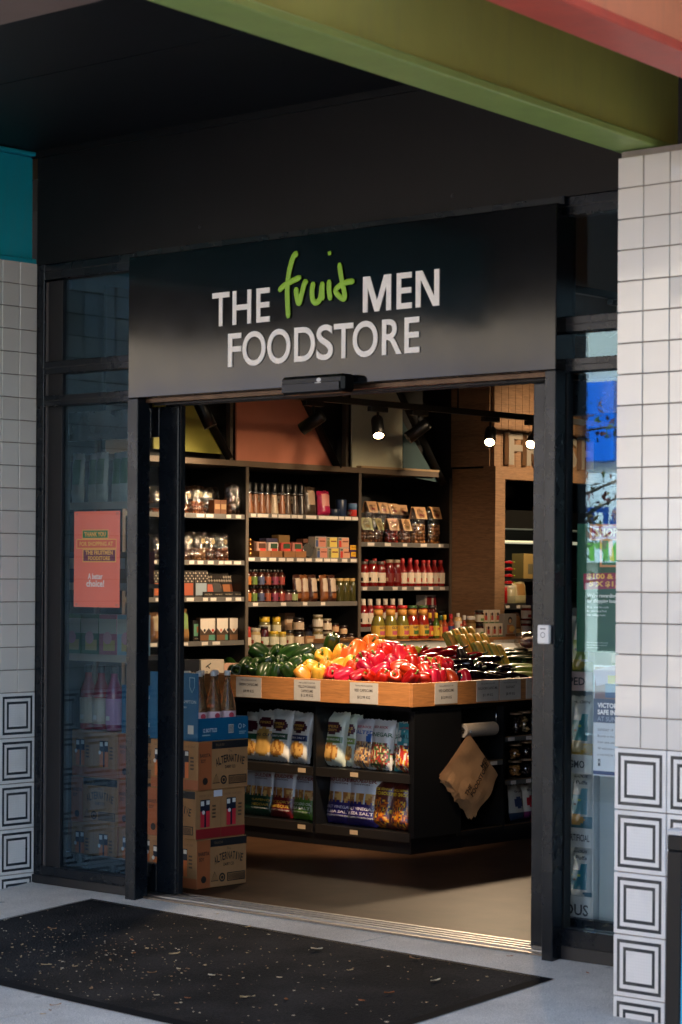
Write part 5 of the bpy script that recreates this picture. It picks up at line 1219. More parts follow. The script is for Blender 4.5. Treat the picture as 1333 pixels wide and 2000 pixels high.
WB = wood('wine_box_pine', (150, 104, 70), (20, 1, 1), .5)
t = carton('wooden_wine_box', 'tall wooden wine box with brass clasp at the end of the top shelf', 'box', at(868, 2, 0, .12), (.115, .11, .31), FX, (0, 0, 0), material=WB)
MB().tube([(.02, -.058, .19), (.035, -.062, .19), (.035, -.062, .175), (.02, -.058, .175)], .003, 6).build('clasp', mat('brass', (170, 120, 62), .25, .9), t); MB().tube(spline([(-.03, 0, .31), (-.02, 0, .34), (.02, 0, .345), (.03, 0, .31)], 4), .004, 6).build('rope_handle', mat('rope', (150, 130, 100), .9), t)
# ---- right bay, second shelf: sauces
for i, (px, r_, h_) in enumerate(((711, .03, .16), (727, .037, .165), (743, .034, .16))): bottle('passata_jar', 'wide passata jar with cream label, %s from the left on the right bay' % nth(i, 3), 'jar', at(px, 2, 1, .07), 'tall_jar', r_, h_, (120, 22, 18), (90, 80, 74), (224, 208, 186), 'passata jars', accent=((30, 24, 22),), labz=(.16, .55))
for i, px in enumerate((760, 774)): bottle('passata_jar', 'unlabelled looking dark passata jar, %s of two beside the sauce bottles' % ('left', 'right')[i], 'jar', at(px, 2, 1, .06), 'tall_jar', .033, .172, (108, 18, 16), (150, 130, 110), (112, 20, 18), 'dark passata jars', accent=((190, 150, 120),), labz=(.16, .5))
for i, px in enumerate((786, 800, 813, 826, 836, 848, 860)): bottle('tomato_sauce_bottle', 'red capped tomato sauce bottle with cream label, %s from the left' % nth(i, 7), 'bottle', at(px, 2, 1, .05 + .02 * (i % 2)), 'sauce', .030, .172, (124, 18, 16), (176, 30, 32), (222, 206, 184), 'tomato sauce bottles', accent=((200, 70, 56),), labz=(.12, .52))
for i, px in enumerate((874, 888)): pouch('soup_pouch', 'dark green soup pouch, %s of two at the end of the sauce shelf' % ('left', 'right')[i], 'pouch', at(px, 2, 1, .05), .075, .165, .045, (84, 74, 52) if i == 0 else (46, 44, 40), (110, 100, 70), seed=i)
# ---- right bay, third shelf
for i, px in enumerate((710, 723, 739, 753, 767, 782)):
    t = bottle('paper_capped_bottle', 'sauce bottle with white paper cap, %s from the left in the back row' % nth(i, 6), 'bottle', at(px, 2, 2, .07), 'sauce', .031, .178, (124, 20, 18), (206, 196, 180), (218, 204, 186), 'paper capped bottles', accent=((30, 26, 26),), labz=(.12, .5))
    MB().lathe([(.024, .118), (.016, .135), (.015, .15), (.0155, .178)], 12).build('paper_wrap', paper((210, 198, 182)), t)
for i, px in enumerate((815, 829, 842)): bottle('dark_sauce_jar', 'dark red sauce jar behind the hot sauces, %s of three' % ('left', 'middle', 'right')[i], 'jar', at(px, 2, 2, .06), 'jar', .034, .135, (84, 18, 16), (40, 30, 28), (110, 26, 22), 'dark sauce jars')
t = carton('jam_pack', 'white and red boxed jam pack on top of the dark jars', 'carton', at(836, 2, 2, .15), (.15, .08, .2), FX, (206, 190, 176)); fprint(t, .08, [(-.06, .13, -.01, .19, (130, 24, 30)), (.01, .13, .06, .19, (130, 24, 30))])
for i, px in enumerate((860, 873, 886)): bottle('squat_jar', 'squat black lidded jar at the right end, %s of three' % ('left', 'middle', 'right')[i], 'jar', at(px, 2, 2, .06), 'jar', .033, .095, (30, 26, 24), (14, 14, 14), (60, 52, 46), 'squat black jars')
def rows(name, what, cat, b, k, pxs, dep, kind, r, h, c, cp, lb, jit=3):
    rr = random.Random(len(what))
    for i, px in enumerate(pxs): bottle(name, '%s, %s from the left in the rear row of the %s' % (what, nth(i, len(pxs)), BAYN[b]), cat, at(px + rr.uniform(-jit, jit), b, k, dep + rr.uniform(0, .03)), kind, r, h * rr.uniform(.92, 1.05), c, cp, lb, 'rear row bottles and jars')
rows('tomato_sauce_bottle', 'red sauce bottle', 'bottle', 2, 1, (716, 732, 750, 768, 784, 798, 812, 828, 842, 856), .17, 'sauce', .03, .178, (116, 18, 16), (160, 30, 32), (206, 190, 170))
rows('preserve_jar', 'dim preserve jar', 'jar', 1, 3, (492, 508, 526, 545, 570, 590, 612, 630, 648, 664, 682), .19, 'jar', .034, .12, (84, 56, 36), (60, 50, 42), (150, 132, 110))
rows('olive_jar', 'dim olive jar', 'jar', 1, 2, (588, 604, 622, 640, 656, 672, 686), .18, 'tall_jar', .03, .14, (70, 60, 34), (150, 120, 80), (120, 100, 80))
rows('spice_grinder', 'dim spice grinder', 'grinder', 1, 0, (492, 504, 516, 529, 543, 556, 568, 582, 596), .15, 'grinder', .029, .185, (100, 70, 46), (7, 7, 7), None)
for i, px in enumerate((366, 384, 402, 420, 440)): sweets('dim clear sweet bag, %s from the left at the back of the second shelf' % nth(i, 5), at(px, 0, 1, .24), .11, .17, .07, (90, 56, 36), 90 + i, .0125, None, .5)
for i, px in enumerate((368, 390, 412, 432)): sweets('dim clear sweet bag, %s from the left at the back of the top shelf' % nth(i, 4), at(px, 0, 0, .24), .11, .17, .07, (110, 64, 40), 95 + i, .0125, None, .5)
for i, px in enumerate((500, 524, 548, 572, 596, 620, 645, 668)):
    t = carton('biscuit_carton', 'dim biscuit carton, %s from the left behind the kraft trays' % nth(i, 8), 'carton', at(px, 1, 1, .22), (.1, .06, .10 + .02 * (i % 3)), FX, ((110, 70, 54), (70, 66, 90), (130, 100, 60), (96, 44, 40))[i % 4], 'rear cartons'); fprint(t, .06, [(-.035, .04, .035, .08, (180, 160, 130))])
# ================================================================ goods on the oak ledge
def le_at(px, dep, up=0): return (XL - dep, U(px, 1118, 'x', XL - dep).y, .9755 + up)
for i, (px, c, cp_) in enumerate(((739, (128, 116, 48), (190, 44, 40)), (763, (124, 114, 50), (190, 44, 40)), (786, (124, 114, 50), (190, 44, 40)), (805, (150, 40, 26), (60, 92, 50)), (826, (150, 40, 26), (60, 92, 50)))):
    t = bottle('salsa_bottle', '%s salsa bottle with yellow label, %s from the left on the oak ledge' % (('green', 'green', 'green', 'red', 'red')[i], nth(i, 5)), 'bottle', le_at(px, .07), 'flared', .042, .205, c, cp_, (222, 176, 66), 'salsa bottles', FX, text=('GOYA', (30, 40, 84), .82, .016), accent=((196, 90, 110) if i < 3 else (70, 110, 56),))
    MB().lathe([(.0282, .145), (.0284, .18)], 16).build('neck_label', paper((214, 150, 70)), t)
hot = [(840, (24, 12, 12), (214, 170, 40), (206, 84, 46)), (852, (70, 92, 26), (214, 170, 40), (216, 180, 60)), (861, (150, 90, 30), (40, 84, 56), (210, 160, 60)), (869, (160, 70, 40), (214, 170, 40), (206, 70, 56)), (881, (150, 60, 40), (180, 30, 40), (50, 70, 120))]
for i, (px, c, cp_, lb) in enumerate(hot): bottle('hot_sauce_bottle', 'small hot sauce bottle, %s from the left on the oak ledge' % nth(i, 5), 'bottle', le_at(px, .045 + .02 * (i == 2)), 'hot', .023, (.158, .158, .14, .145, .15)[i], c, cp_, lb, 'hot sauce bottles', FX, accent=((226, 190, 70), (180, 40, 60)))
bottle('squeeze_bottle', 'pale squeeze bottle with white nozzle cap beside the hot sauces', 'bottle', le_at(895, .05), 'squeeze', .026, .155, (214, 176, 120), (226, 216, 204), (230, 216, 196), rz=FX, accent=((50, 40, 36), (200, 80, 50)))
bottle('squeeze_bottle', 'white capped sauce bottle with green and red label', 'bottle', le_at(907, .05), 'hot', .02, .14, (150, 60, 40), (224, 216, 206), (70, 130, 70), rz=FX, accent=((190, 50, 44),))
bottle('antipasto_jar', 'tall antipasto jar with white lid on the oak ledge', 'jar', le_at(920, .05), 'jar', .032, .135, (110, 80, 44), (214, 206, 196), (150, 120, 70), rz=FX, accent=((200, 180, 140),))
for i in range(2): bottle('chutney_jar', '%s of two stacked dark chutney jars on the ledge' % ('lower', 'upper')[i], 'jar', le_at(936, .05, i * .086), 'jar', .031, .085, (66, 34, 28), (26, 24, 24), (214, 200, 176), 'chutney jars', FX, accent=((110, 140, 80),))
for r_ in range(2):
    for i, px in enumerate((948, 960, 971)):
        t = carton('noodle_carton', '%s of the %s row of small white cartons with a red figure print' % (('left', 'middle', 'right')[i], ('lower', 'upper')[r_]), 'carton', le_at(px - 5 * r_, .055 + .03 * r_, r_ * .086), (.056, .05, .085), FX, (222, 206, 186), 'small white cartons')
        disc(t, (.004, .058), .011, (60, 36, 30), off=.0256); rects(t, [(-.008, .02, .016, .048, (186, 70, 56)), (-.02, .012, -.012, .066, (196, 150, 96)), (-.027, .001, .027, .009, (80, 110, 66))], off=.0254)
t = carton('tortilla_carton', 'grey carton with a dark haired figure print on the ledge', 'carton', le_at(989, .05), (.125, .07, .145), FX, (150, 142, 134)); disc(t, (-.005, .105), .022, (40, 28, 26), off=.036); disc(t, (-.005, .1), .014, (206, 160, 124), off=.0365); rects(t, [(-.035, .02, .03, .075, (176, 110, 70)), (-.05, .002, .05, .016, (120, 76, 40))], off=.0358); disc(t, (.015, .05), .02, (214, 170, 96), off=.0364, sx=1.5)
pouch('taco_pouch', 'brown foil pouch with gold border on the ledge', 'pouch', le_at(1009, .05), .10, .15, .04, (84, 52, 36), (150, 100, 54), lab2=(214, 180, 120))
for i in range(2): bottle('bean_jar', '%s of two stacked red and white jars by the door post' % ('lower', 'upper')[i], 'jar', le_at(1028, .05, i * .1), 'jar', .034, .098, (110, 30, 30), (200, 190, 180), (214, 200, 190), 'bean jars', FX, accent=((150, 40, 46),))
for i in range(2):
    t = carton('navy_rice_pack', '%s navy pack behind the right door post' % ('lower', 'upper')[i], 'carton', le_at(1046, .07, i * .131), (.12, .07, .13), FX, (26, 34, 66), 'navy packs'); lettering(t, 'GOYA', (0, .1), .022, paper((226, 222, 214)), wid=.07, off=.036, bold=.03); rects(t, [(-.05, .03, .05, .07, (66, 44, 40))], off=.0356)
# ---- fridge goods
def fr_at(px, z, dep=.1): return (-1.45 - dep, U(px, 1118, 'x', -1.45 - dep).y, z + .0006)
for i, (px, c, h_) in enumerate(((992, (196, 186, 150), .13), (994, (180, 150, 110), .11))):
    bottle('fridge_tub', ('clear tub with white lid', 'second clear tub stacked behind')[i] + ' in the back fridge', 'tub', fr_at(px + 6 * i, 1.17, .08 + .12 * i), 'jar', .05, h_, c, (214, 210, 190), None, 'fridge tubs', FX, bodymat=plastic(c, .3))
pouch('fried_onion_bag', 'square bag printed FRIED ONIONS in the back fridge', 'bag', fr_at(1016, 1.17), .15, .16, .05, (206, 190, 140), (176, 130, 70), tilt=-.1)
bottle('red_sauce_pot', 'small red pot at the left of the back fridge', 'tub', fr_at(985, 1.17, .07), 'jar', .022, .12, (170, 30, 30), (200, 60, 50), None, rz=FX)
for i in range(4):
    t = thing('chilli_pack', '%s row of red chillies in a pack, back fridge' % ('lowest', 'second', 'third', 'topmost')[i], 'chilli', fr_at(993, 1.305 + i * .045, .1), FX, 'chilli packs'); MB().tube([(-.06, 0, .012), (0, -.01, .015), (.05, 0, .012)], [.006, .013, .009], 8).build('chilli', BULL, t); MB().tube([(.05, 0, .012), (.068, 0, .016)], [.007, .004], 6).build('stalk', mat('lime_stalk', (150, 200, 40), .4), t)
for i, (px, w_, h_, c) in enumerate(((1030, .22, .17, (176, 146, 84)), (1052, .2, .15, (150, 120, 70)))):
    t = carton('bread_carton', '%s tan carton on the upper fridge level' % ('left', 'right')[i], 'carton', fr_at(px, 1.345, .2), (w_, .1, h_), FX, c, 'tan fridge cartons'); fprint(t, .1, [(-.06, .03, .02, .1, (120, 112, 84))])
s = box('upper_shelf', -2.05, -1.55, 5.06, 6.9, 1.325, 1.3449, FRM, fr)
t = carton('white_pack', 'white and blue pack on the lower fridge shelf', 'carton', fr_at(1024, .985 if False else .62, .1), (.16, .1, .44), FX, (206, 204, 196)); fprint(t, .1, [(.0, .02, .075, .42, (30, 44, 96))])

# ================================================================ drink cartons and boxed bottles by the door
KR = mat('corrugated_kraft', (168, 122, 78), .75, var=.06, vs=14, bump=.08, bs=60)
BK = (44, 38, 34)
def milk(label, x0, y0, z0, kind, WX=.30, LY=.31, H=.2135, jog=(0, 0), rz=0):
    t = thing('milk_carton_case', label, 'box', (x0 - WX / 2 + jog[0], y0 + LY / 2 + jog[1], z0), rz, 'cardboard cases by the door')
    hx, hy = WX / 2, LY / 2
    MB().box(-hx, hx, -hy, hy, 0, H - .0008, 0, .003).build('case', KR, t)
    def faceA(face, off, n):
        rects(t, [(-n, .002, -n * .48, H - .003, (172, 96, 56)), (-n * .47, H - .036, n * .995, H - .003, (34, 34, 36))], face, off)
        lettering(t, 'TOP LOAD ONLY', (-n * .15, H - .019), .010, paper((150, 120, 84)), wid=.055, face=face, off=off + .001)
        lettering(t, 'BARISTA', (-n * .74, .152), .016, paper(BK), wid=n * .42, face=face, off=off + .001, bold=.02); lettering(t, 'SOY', (-n * .82, .128), .016, paper(BK), wid=n * .2, face=face, off=off + .001, bold=.02)
        for i, ch in enumerate('ALTERNATIVE'):
            a = (i - 5) / 5; lettering(t, ch, (n * .26 + a * n * .53, .118 + .016 * (1 - a * a)), .034, paper(BK), wid=n * .095 if ch != 'I' else n * .04, face=face, off=off + .001, bold=.02, rot=-a * .22)
        lettering(t, 'The', (n * .26, .165), .012, paper((90, 70, 54)), face=face, off=off + .001); lettering(t, 'DAIRY CO', (n * .26, .096), .014, paper(BK), wid=n * .42, face=face, off=off + .001, bold=.02)
        disc(t, (-n * .74, .04), .016, BK, face, off + .001); ring_(t, (n * .0, .04), .012, .0195, face, off + .001); disc(t, (n * .0, .04), .008, BK, face, off + .0012)
        polyp(t, [(-n * .44, .03), (-n * .16, .03), (-n * .30, .066)], (150, 108, 68), face, off + .0012); edge_(t, [(-n * .45, .027), (-n * .15, .027), (-n * .30, .07)], face, off + .0008)
        rects(t, [(n * .2, .02, n * .92, .058, BK), (n * .23, .024, n * .89, .054, (160, 116, 74))] + [(n * (.25 + .032 * k), .026, n * (.25 + .032 * k + .016), .052, BK) for k in range(20)], face, off + .001, 'barcode')
    def faceB(face, off, n, c, bottom):
        it = [(-n * .97, .003, n * .99, .045, bottom)] if bottom else []
        for s in (-.52, .52):
            u = s * n - .012
            it += [(u - .032, .052, u + .026, .172, (26, 34, 52)), (u - .032, .052, u - .008, .122, c), (u + .003, .052, u + .026, .122, c), (u - .030, .146, u - .010, .166, (220, 220, 214)), (u + .004, .15, u + .024, .168, (220, 220, 214))]
        it += [(-.001, .002, .001, H - .004, (128, 90, 56))] + [(s * n + .026, .09 + k * .016, s * n + .048, .098 + k * .016, (90, 66, 46)) for s in (-.52, .52) for k in range(4)]
        rects(t, it, face, off)
        for s in (-.52, .52): disc(t, (s * n - .034, .118), .009, (226, 222, 212), face, off + .0095)
        lettering(t, 'USE BY 10 05 2024', (-n * .5, H - .024), .009, paper((120, 86, 56)), wid=n * .7, face=face, off=off + .001); lettering(t, 'USE BY 10 05 2024', (n * .5, H - .024), .009, paper((120, 86, 56)), wid=n * .7, face=face, off=off + .001)
    if kind == 'A': faceA('right', hx + .0006, hy); faceB('front', hy + .0006, hx, (222, 120, 60), (172, 96, 56))
    elif kind == 'B': faceB('right', hx + .0006, hy, (206, 48, 62), (150, 36, 40)); faceA('front', hy + .0006, hx)
    elif kind == 'Af': faceA('front', hy + .0006, hx); faceB('right', hx + .0006, hy, (222, 120, 60), None)
    else: faceB('front', hy + .0006, hx, (222, 120, 60), (172, 96, 56)); faceA('right', hx + .0006, hy)
    return t
def ring_(t, c, a, b, face, off): ring(t, c, a, b, BK, face, off)
def edge_(t, pts, face, off): polyp(t, pts, BK, face, off)
milk('bottom cardboard case of the stack beside the open door', .706, .316, .0, 'A')
mc = milk('middle cardboard case with red band, stack beside the open door', .706, .312, .2140, 'B', jog=(-.008, 0)); t_ = None
milk('top cardboard case under the blue bottle box', .706, .314, .4280, 'A', jog=(.004, .004))
put('delivery_label', MB().box(0, .0008, -.026, .026, -.014, .014).mesh('delivery_label', paper((214, 216, 226))), mc, (.1545, -.02, .196))
for i, (x, k) in enumerate(((.065, ('Bf', 'Af', 'Bf')), (.385, ('Bf', 'Af', 'Af')))):
    for j in range(3): milk('%s cardboard case of the %s stack behind the left window' % (('bottom', 'middle', 'top')[j], ('left', 'right')[i]), x, .44, .214 * j, k[j], WX=.312)
BLUE = mat('blue_bottle_box', (14, 92, 132), .5, var=.05, vs=10); BLUEI = mat('blue_box_inside', (120, 96, 74), .8)
def bluebox(label, x1, y0, z, tall):
    t = thing('bottle_box', label, 'box', (x1, y0, z))
    W_, L_ = .30, .315; th = .005
    box('base', -W_, 0, 0, L_, 0, .005, BLUE, t); box('tall_side', -W_, 0, 0, th, .0052, tall, BLUE, t, .001)
    box('low_side', -th, -.0001, th + .0005, L_, .0052, .098, BLUE, t); box('low_side', -W_, -W_ + th, th + .0005, L_, .0052, .098, BLUE, t); box('back_side', -W_ + th, -th, L_ - th, L_, .0052, .098, BLUE, t)
    lettering(t, '12 BOTTLES', (.075, .045), .017, paper((214, 222, 226)), wid=.085, face='right', off=.0012, bold=.01); rects(t, [(.19, .028, .222, .066, (206, 206, 200))] + [(.192 + k * .004, .031, .194 + k * .004, .063, (60, 70, 80)) for k in range(7)] + [(.025, .022, .075, .027, (150, 180, 190)), (.255, .03, .3, .034, (150, 180, 190)), (.255, .022, .29, .026, (150, 180, 190))], 'right', .0008)
    ring(t, (.262, .056), .008, .011, (206, 214, 216), 'right', .0012); ring(t, (.288, .056), .006, .011, (206, 214, 216), 'right', .0012, 3)
    lettering(t, 'LITTLEHAMPTON', (-W_ / 2 + .06, .17), .014, paper((206, 216, 220)), wid=.16, off=.0012); lettering(t, 'WINERY', (-W_ / 2 + .06, .145), .008, paper((206, 216, 220)), off=.0012); lettering(t, '12 BOTTLES', (-W_ / 2, .045), .016, paper((206, 216, 220)), wid=.09, off=.0012)
    rects(t, [(-.06, .03, -.025, .068, (206, 206, 200))], off=.0008); mb = MB()
    for a, b in (((-.05, .275), (-.05, .235)), ((-.05, .235), (-.035, .21)), ((-.035, .21), (-.02, .235)), ((-.02, .235), (-.02, .275)), ((-.02, .275), (-.05, .275))): mb.tube([(a[0], -.001, a[1]), (b[0], -.001, b[1])], .0016, 4)
    mb.build('shield_mark', paper((150, 186, 200)), t)
    return t
bluebox('blue wine box with tall front and low side on the carton stack', .704, .318, .6425, .295)
ROSE = film('rose_glass', 1.45, (238, 176, 120), .02, base=.03)
for i in range(2):
    for j in range(3):
        x = .655 - i * .075; y = .375 + j * .088
        t = bottle('rose_bottle', 'rose wine bottle with pink label, %s of the %s row in the blue box' % (('left', 'middle', 'right')[j], ('front', 'back')[i]), 'bottle', (x, y, .6482), 'wine', .037, .295, (214, 140, 96), (190, 190, 188), (226, 190, 196), 'rose bottles', FX - .4, bodymat=mat('rose_wine', (228, 168, 116), .05, trans=.8, ior=1.3), labz=(.13, .40))
        disc(t, (.004, .1), .012, (170, 50, 70), off=.0385, sx=1.0)
bluebox('blue bottle box on the cases behind the left window', .385, .445, .6425, .22)
for i in range(3):
    t = bottle('cordial_bottle', 'red cordial bottle with cream label behind the left window, %s of three' % ('left', 'middle', 'right')[i], 'bottle', (-.20 + i * .088, .50, .6425), 'sauce', .040, .30, (150, 20, 36) if i < 2 else (150, 50, 90), (30, 30, 34), (206, 196, 176) if i < 2 else (196, 150, 190), 'cordial bottles'); rects(t, [(-.012, .05, .012, .07, (226, 226, 220))], off=.0405)
# ---- rack of packets behind the left window
rk = thing('window_rack', 'grey shelf rack of packets standing behind the left window', 'rack')
for x in (-.52, .02): box('post', x, x + .02, .82, .84, 0, 2.1, mat('rack_grey', (120, 110, 98), .5), rk); box('post', x, x + .02, .56, .58, 0, 2.1, mat('rack_grey', (120, 110, 98), .5), rk)
for z in (.985, 1.32, 1.70): box('shelf', -.5, .02, .58, .82, z - .02, z, mat('rack_grey', (120, 110, 98), .5), rk); box('shelf_edge', -.5, .02, .572, .5795, z - .03, z + .004, mat('rack_edge', (190, 172, 150), .5), rk)
for i in range(6): pouch('snack_pouch', 'white and green snack pouch on the upper window rack, %s from the left' % nth(i, 6), 'pouch', (-.44 + i * .083, .64 + .03 * (i % 2), 1.7006), .085, .24, .04, (206, 216, 206), (90, 140, 100), .02, 'snack pouches', i, -.03)
for i in range(4):
    t = carton('gift_carton', '%s carton on the lower window rack, %s from the left' % (('green', 'green', 'pink', 'pale blue')[i], nth(i, 4)), 'carton', (-.43 + i * .125, .65, .9856), (.12, .1, .19), 0, ((70, 130, 76), (60, 116, 70), (196, 110, 130), (150, 190, 200))[i], 'rack cartons'); fprint(t, .1, [(-.06, .1, .06, .17, (206, 206, 190)), (-.03, .02, .05, .07, (214, 190, 120))]); disc(t, (0, .08), .03, (230, 170, 180), off=.052)
for i in range(5): t = carton('tea_carton', 'small dark carton on the middle window rack, %s from the left' % nth(i, 5), 'carton', (-.44 + i * .105, .66, 1.3206), (.1, .08, .15), 0, ((40, 60, 90), (120, 90, 60), (60, 70, 110), (150, 120, 80), (90, 50, 60))[i], 'dark tea cartons'); fprint(t, .08, [(-.04, .07, .04, .12, (206, 190, 160))])
# ---- orange thank-you poster on the left pane
ps = thing('orange_poster', 'orange thank you poster stuck inside the left window', 'poster', (.350, .0465, 1.222))
ORG = mat('orange_poster_paper', (242, 118, 92), .55)
MB().box(-.147, .147, -.0012, 0, 0, .418).build('sheet', ORG, ps)
YL = (240, 176, 84)
rects(ps, [(-.094, .298, .074, .338, YL), (-.09, .302, .07, .334, (20, 120, 70))], off=.0016, name='green_panel'); rects(ps, [(-.13, .255, .126, .297, YL), (-.126, .259, .122, .293, (224, 92, 66))], off=.0018, name='orange_panel'); rects(ps, [(-.09, .196, .124, .254, YL), (-.085, .201, .119, .249, (112, 32, 66))], off=.002, name='purple_panel')
lettering(ps, 'THANK YOU', (-.01, .318), .021, paper(YL), wid=.138, off=.0030, bold=.04); lettering(ps, 'FOR SHOPPING AT', (-.002, .276), .020, paper(YL), wid=.215, off=.0030, bold=.04); lettering(ps, 'THE FRUITMEN', (.017, .2375), .019, paper(YL), wid=.175, off=.0032, bold=.04); lettering(ps, 'FOODSTORE', (.017, .2135), .018, paper(YL), wid=.14, off=.0032, bold=.04)
lettering(ps, 'A better', (-.008, .135), .024, paper((240, 226, 220)), wid=.095, off=.0018, bold=.03); lettering(ps, 'choice!', (-.008, .104), .028, paper((240, 226, 220)), wid=.115, off=.0018, bold=.03)
for s in (-1, 1): rects(ps, [(s * .13 - .008, .402, s * .13 + .008, .412, (206, 120, 96)), (s * .13 - .008, .006, s * .13 + .008, .016, (206, 120, 96))], off=.0014, name='tape')

# ================================================================ behind the right window
gp = thing('green_poster', 'dark green rewards poster inside the right window', 'poster', (3.075, .0465, .0))
x0 = U(1127, 1100, 'y', .045).x - 3.075; z0, z1 = 1.10, 1.56
MB().box(x0, .30, -.0012, 0, z0, z1).build('sheet', mat('green_poster_paper', (16, 84, 58), .5), gp)
rects(gp, [(x0 + .055, 1.50, .28, 1.558, (206, 130, 80)), (x0 + .064, 1.505, .28, 1.55, (150, 30, 70)), (x0 + .10, 1.405, .28, 1.5, (222, 150, 96)), (x0 + .109, 1.412, .28, 1.499, (24, 110, 78)), (x0 + .14, 1.425, x0 + .158, 1.5, (222, 150, 96), .12), (x0 + .03, 1.33, .28, 1.387, (150, 24, 66), .03)], off=.0016)
lettering(gp, 'SHOP & WIN', (x0 + .08, 1.528), .03, paper((226, 190, 150)), off=.0036, halign='l', bold=.04); lettering(gp, '$100 & $250', (x0 + .045, 1.372), .017, paper((240, 176, 84)), wid=.2, off=.0036, bold=.04, halign='l'); lettering(gp, '5 X $1,000', (x0 + .055, 1.345), .017, paper((240, 176, 84)), wid=.18, off=.0036, bold=.04, halign='l')
for i, s in enumerate(("We're rewarding you", 'for shopping local')): lettering(gp, s, (x0 + .045, 1.303 - i * .019), .0125, paper((220, 230, 224)), off=.0016, halign='l', bold=.03)
for i, s in enumerate(('Shop, scan this code', 'for your local fruit', 'that adding more.')): lettering(gp, s, (x0 + .045, 1.262 - i * .014), .008, paper((206, 222, 214)), off=.0016, halign='l')
for i, s in enumerate(('Participants must be 18 or over', 'See store for terms, dates and', 'competition details')): lettering(gp, s, (x0 + .045, 1.135 - i * .009), .005, paper((190, 210, 200)), off=.0016, halign='l')
lf = thing('event_leaflet', 'white and navy event leaflet in a plastic sleeve inside the right window', 'leaflet', (U(1160, 1300, 'y', .042).x, .0435, .66))
MB().box(0, .21, -.0012, 0, .0, .395).build('sheet', mat('white_leaflet', (206, 218, 230), .4), lf)
rects(lf, [(.004, .275, .206, .388, (120, 90, 96)), (.004, .33, .11, .388, (176, 164, 186), .2), (.06, .3, .12, .36, (200, 190, 80)), (.05, .28, .12, .33, (50, 90, 140)), (.0, .19, .21, .275, (20, 50, 96)), (.0, .005, .21, .018, (20, 50, 110))], off=.0016)
lettering(lf, 'VICTORIA', (.018, .252), .018, paper((226, 230, 236)), off=.0036, halign='l', bold=.04); lettering(lf, 'SAFE IN', (.018, .228), .018, paper((226, 230, 236)), off=.0036, halign='l', bold=.04); lettering(lf, 'AT SUNSET', (.018, .204), .016, paper((150, 166, 196)), off=.0036, halign='l')
for i, s in enumerate(('SUNDAY 19', 'Brunch in the lane', 'from nine until late', 'All welcome to join', 'a morning by the')): lettering(lf, s, (.018, .165 - i * .022), .009, paper((70, 84, 104)), off=.0016, halign='l')
rects(lf, [(.02, .035, .03, .06, (40, 50, 66)), (.023, .045, .027, .055, (206, 218, 230))], off=.0018)
# cardboard floor display of snack bags
ds = thing('snack_display', 'white cardboard floor display with printed lips inside the right window', 'display')
DX0, DX1, DY0 = 2.625, 2.868, .20
WCB = mat('white_cardboard', (206, 208, 204), .6)
box('back_card', DX0, DX1, DY0 + .30, DY0 + .31, 0, 1.3, WCB, ds); box('side_card', DX0 - .006, DX0, DY0, DY0 + .31, 0, 1.25, WCB, ds); box('side_card', DX1, DX1 + .006, DY0, DY0 + .31, 0, 1.1, WCB, ds)
INKD = paper((40, 46, 52))
for z, txt, hh in ((.13, 'SERIOUS', .042), (.41, 'NOTHING ARTIFICIAL', .026), (.68, 'NON GMO', .028), (.985, 'POPPED', .03)):
    s = box('tier', DX0 + .001, DX1 - .001, DY0 + .004, DY0 + .299, z - .0, z + .01, WCB, ds); l_ = box('printed_lip', DX0, DX1, DY0 - .004, DY0 + .0035, z - .035, z + (.065 if z < .2 else .035), WCB if z != .985 else mat('pink_lip', (214, 180, 170), .6), s)
    lettering(s, txt, (DX1 - .008 - (.11 if z < .2 else .1), z + (.015 if z < .2 else .0)), hh, INKD, wid=.212 if z < .2 else (.2 if z < .5 else .15), face='front', off=-(DY0 - .0052), bold=.02)
def catpat(k):
    def pat(u, v):
        if v > .72: return 0
        if inell(u, v, .35, .52, .05, .02) or inell(u, v, .65, .52, .05, .02): return 3
        if inell(u, v, .5, .46, .045, .02): return 4
        if v > .28 and .14 < u < .86 and (v < .62 or abs(abs(u - .5) - .28) < .09): return 1
        if inell(u, v, .5, .2, .3, .09): return 2
        return 5 if v < .25 else 0
    return pat
for zi, (z, body, sn_) in enumerate(((.141, (20, 120, 140), (214, 214, 204)), (.421, (96, 160, 176), (206, 158, 84)), (.691, (40, 130, 136), (206, 190, 150)), (.996, (120, 150, 50), (170, 160, 50)))):
    for i in range(3):
        ms = [foil((200, 204, 200)), foil(body), foil(sn_), foil((190, 206, 96)), foil((30, 30, 34)), foil(LB(body, .8) if zi != 2 else (214, 170, 60))]
        packet('snack_bag', 'cat printed snack bag, %s of three on the %s display tier' % (('left', 'middle', 'right')[i], ('lowest', 'second', 'third', 'top')[zi]), 'snacks', (2.665 + i * .078, DY0 + .06 + .03 * i, z), .02 * (i - 1), bag_mesh(('cat', zi, i % 2), .135, .225 if zi != 2 else .235, .06, catpat(zi), ms, 22, 28, i % 2), -.08, 'snack bags on the floor display', (('SERIOUS', .5, .91, .045, (60, 64, 70), .6), ('Pea Puffs', .5, .81, .06, (40, 44, 50), .66)) if zi < 2 else (('POPCORN', .5, .9, .05, (60, 50, 50), .7),))
box_ = thing('white_board', 'pale blank board leaning beside the snack display in the right window', 'board', (2.88, .23, .0)); MB().box(.0, .36, 0, .012, .055, .72).build('sheet', mat('pale_board', (176, 188, 186), .5), box_); MB().box(.0, .36, .012, .02, .001, .09).build('foot', WCB, box_)
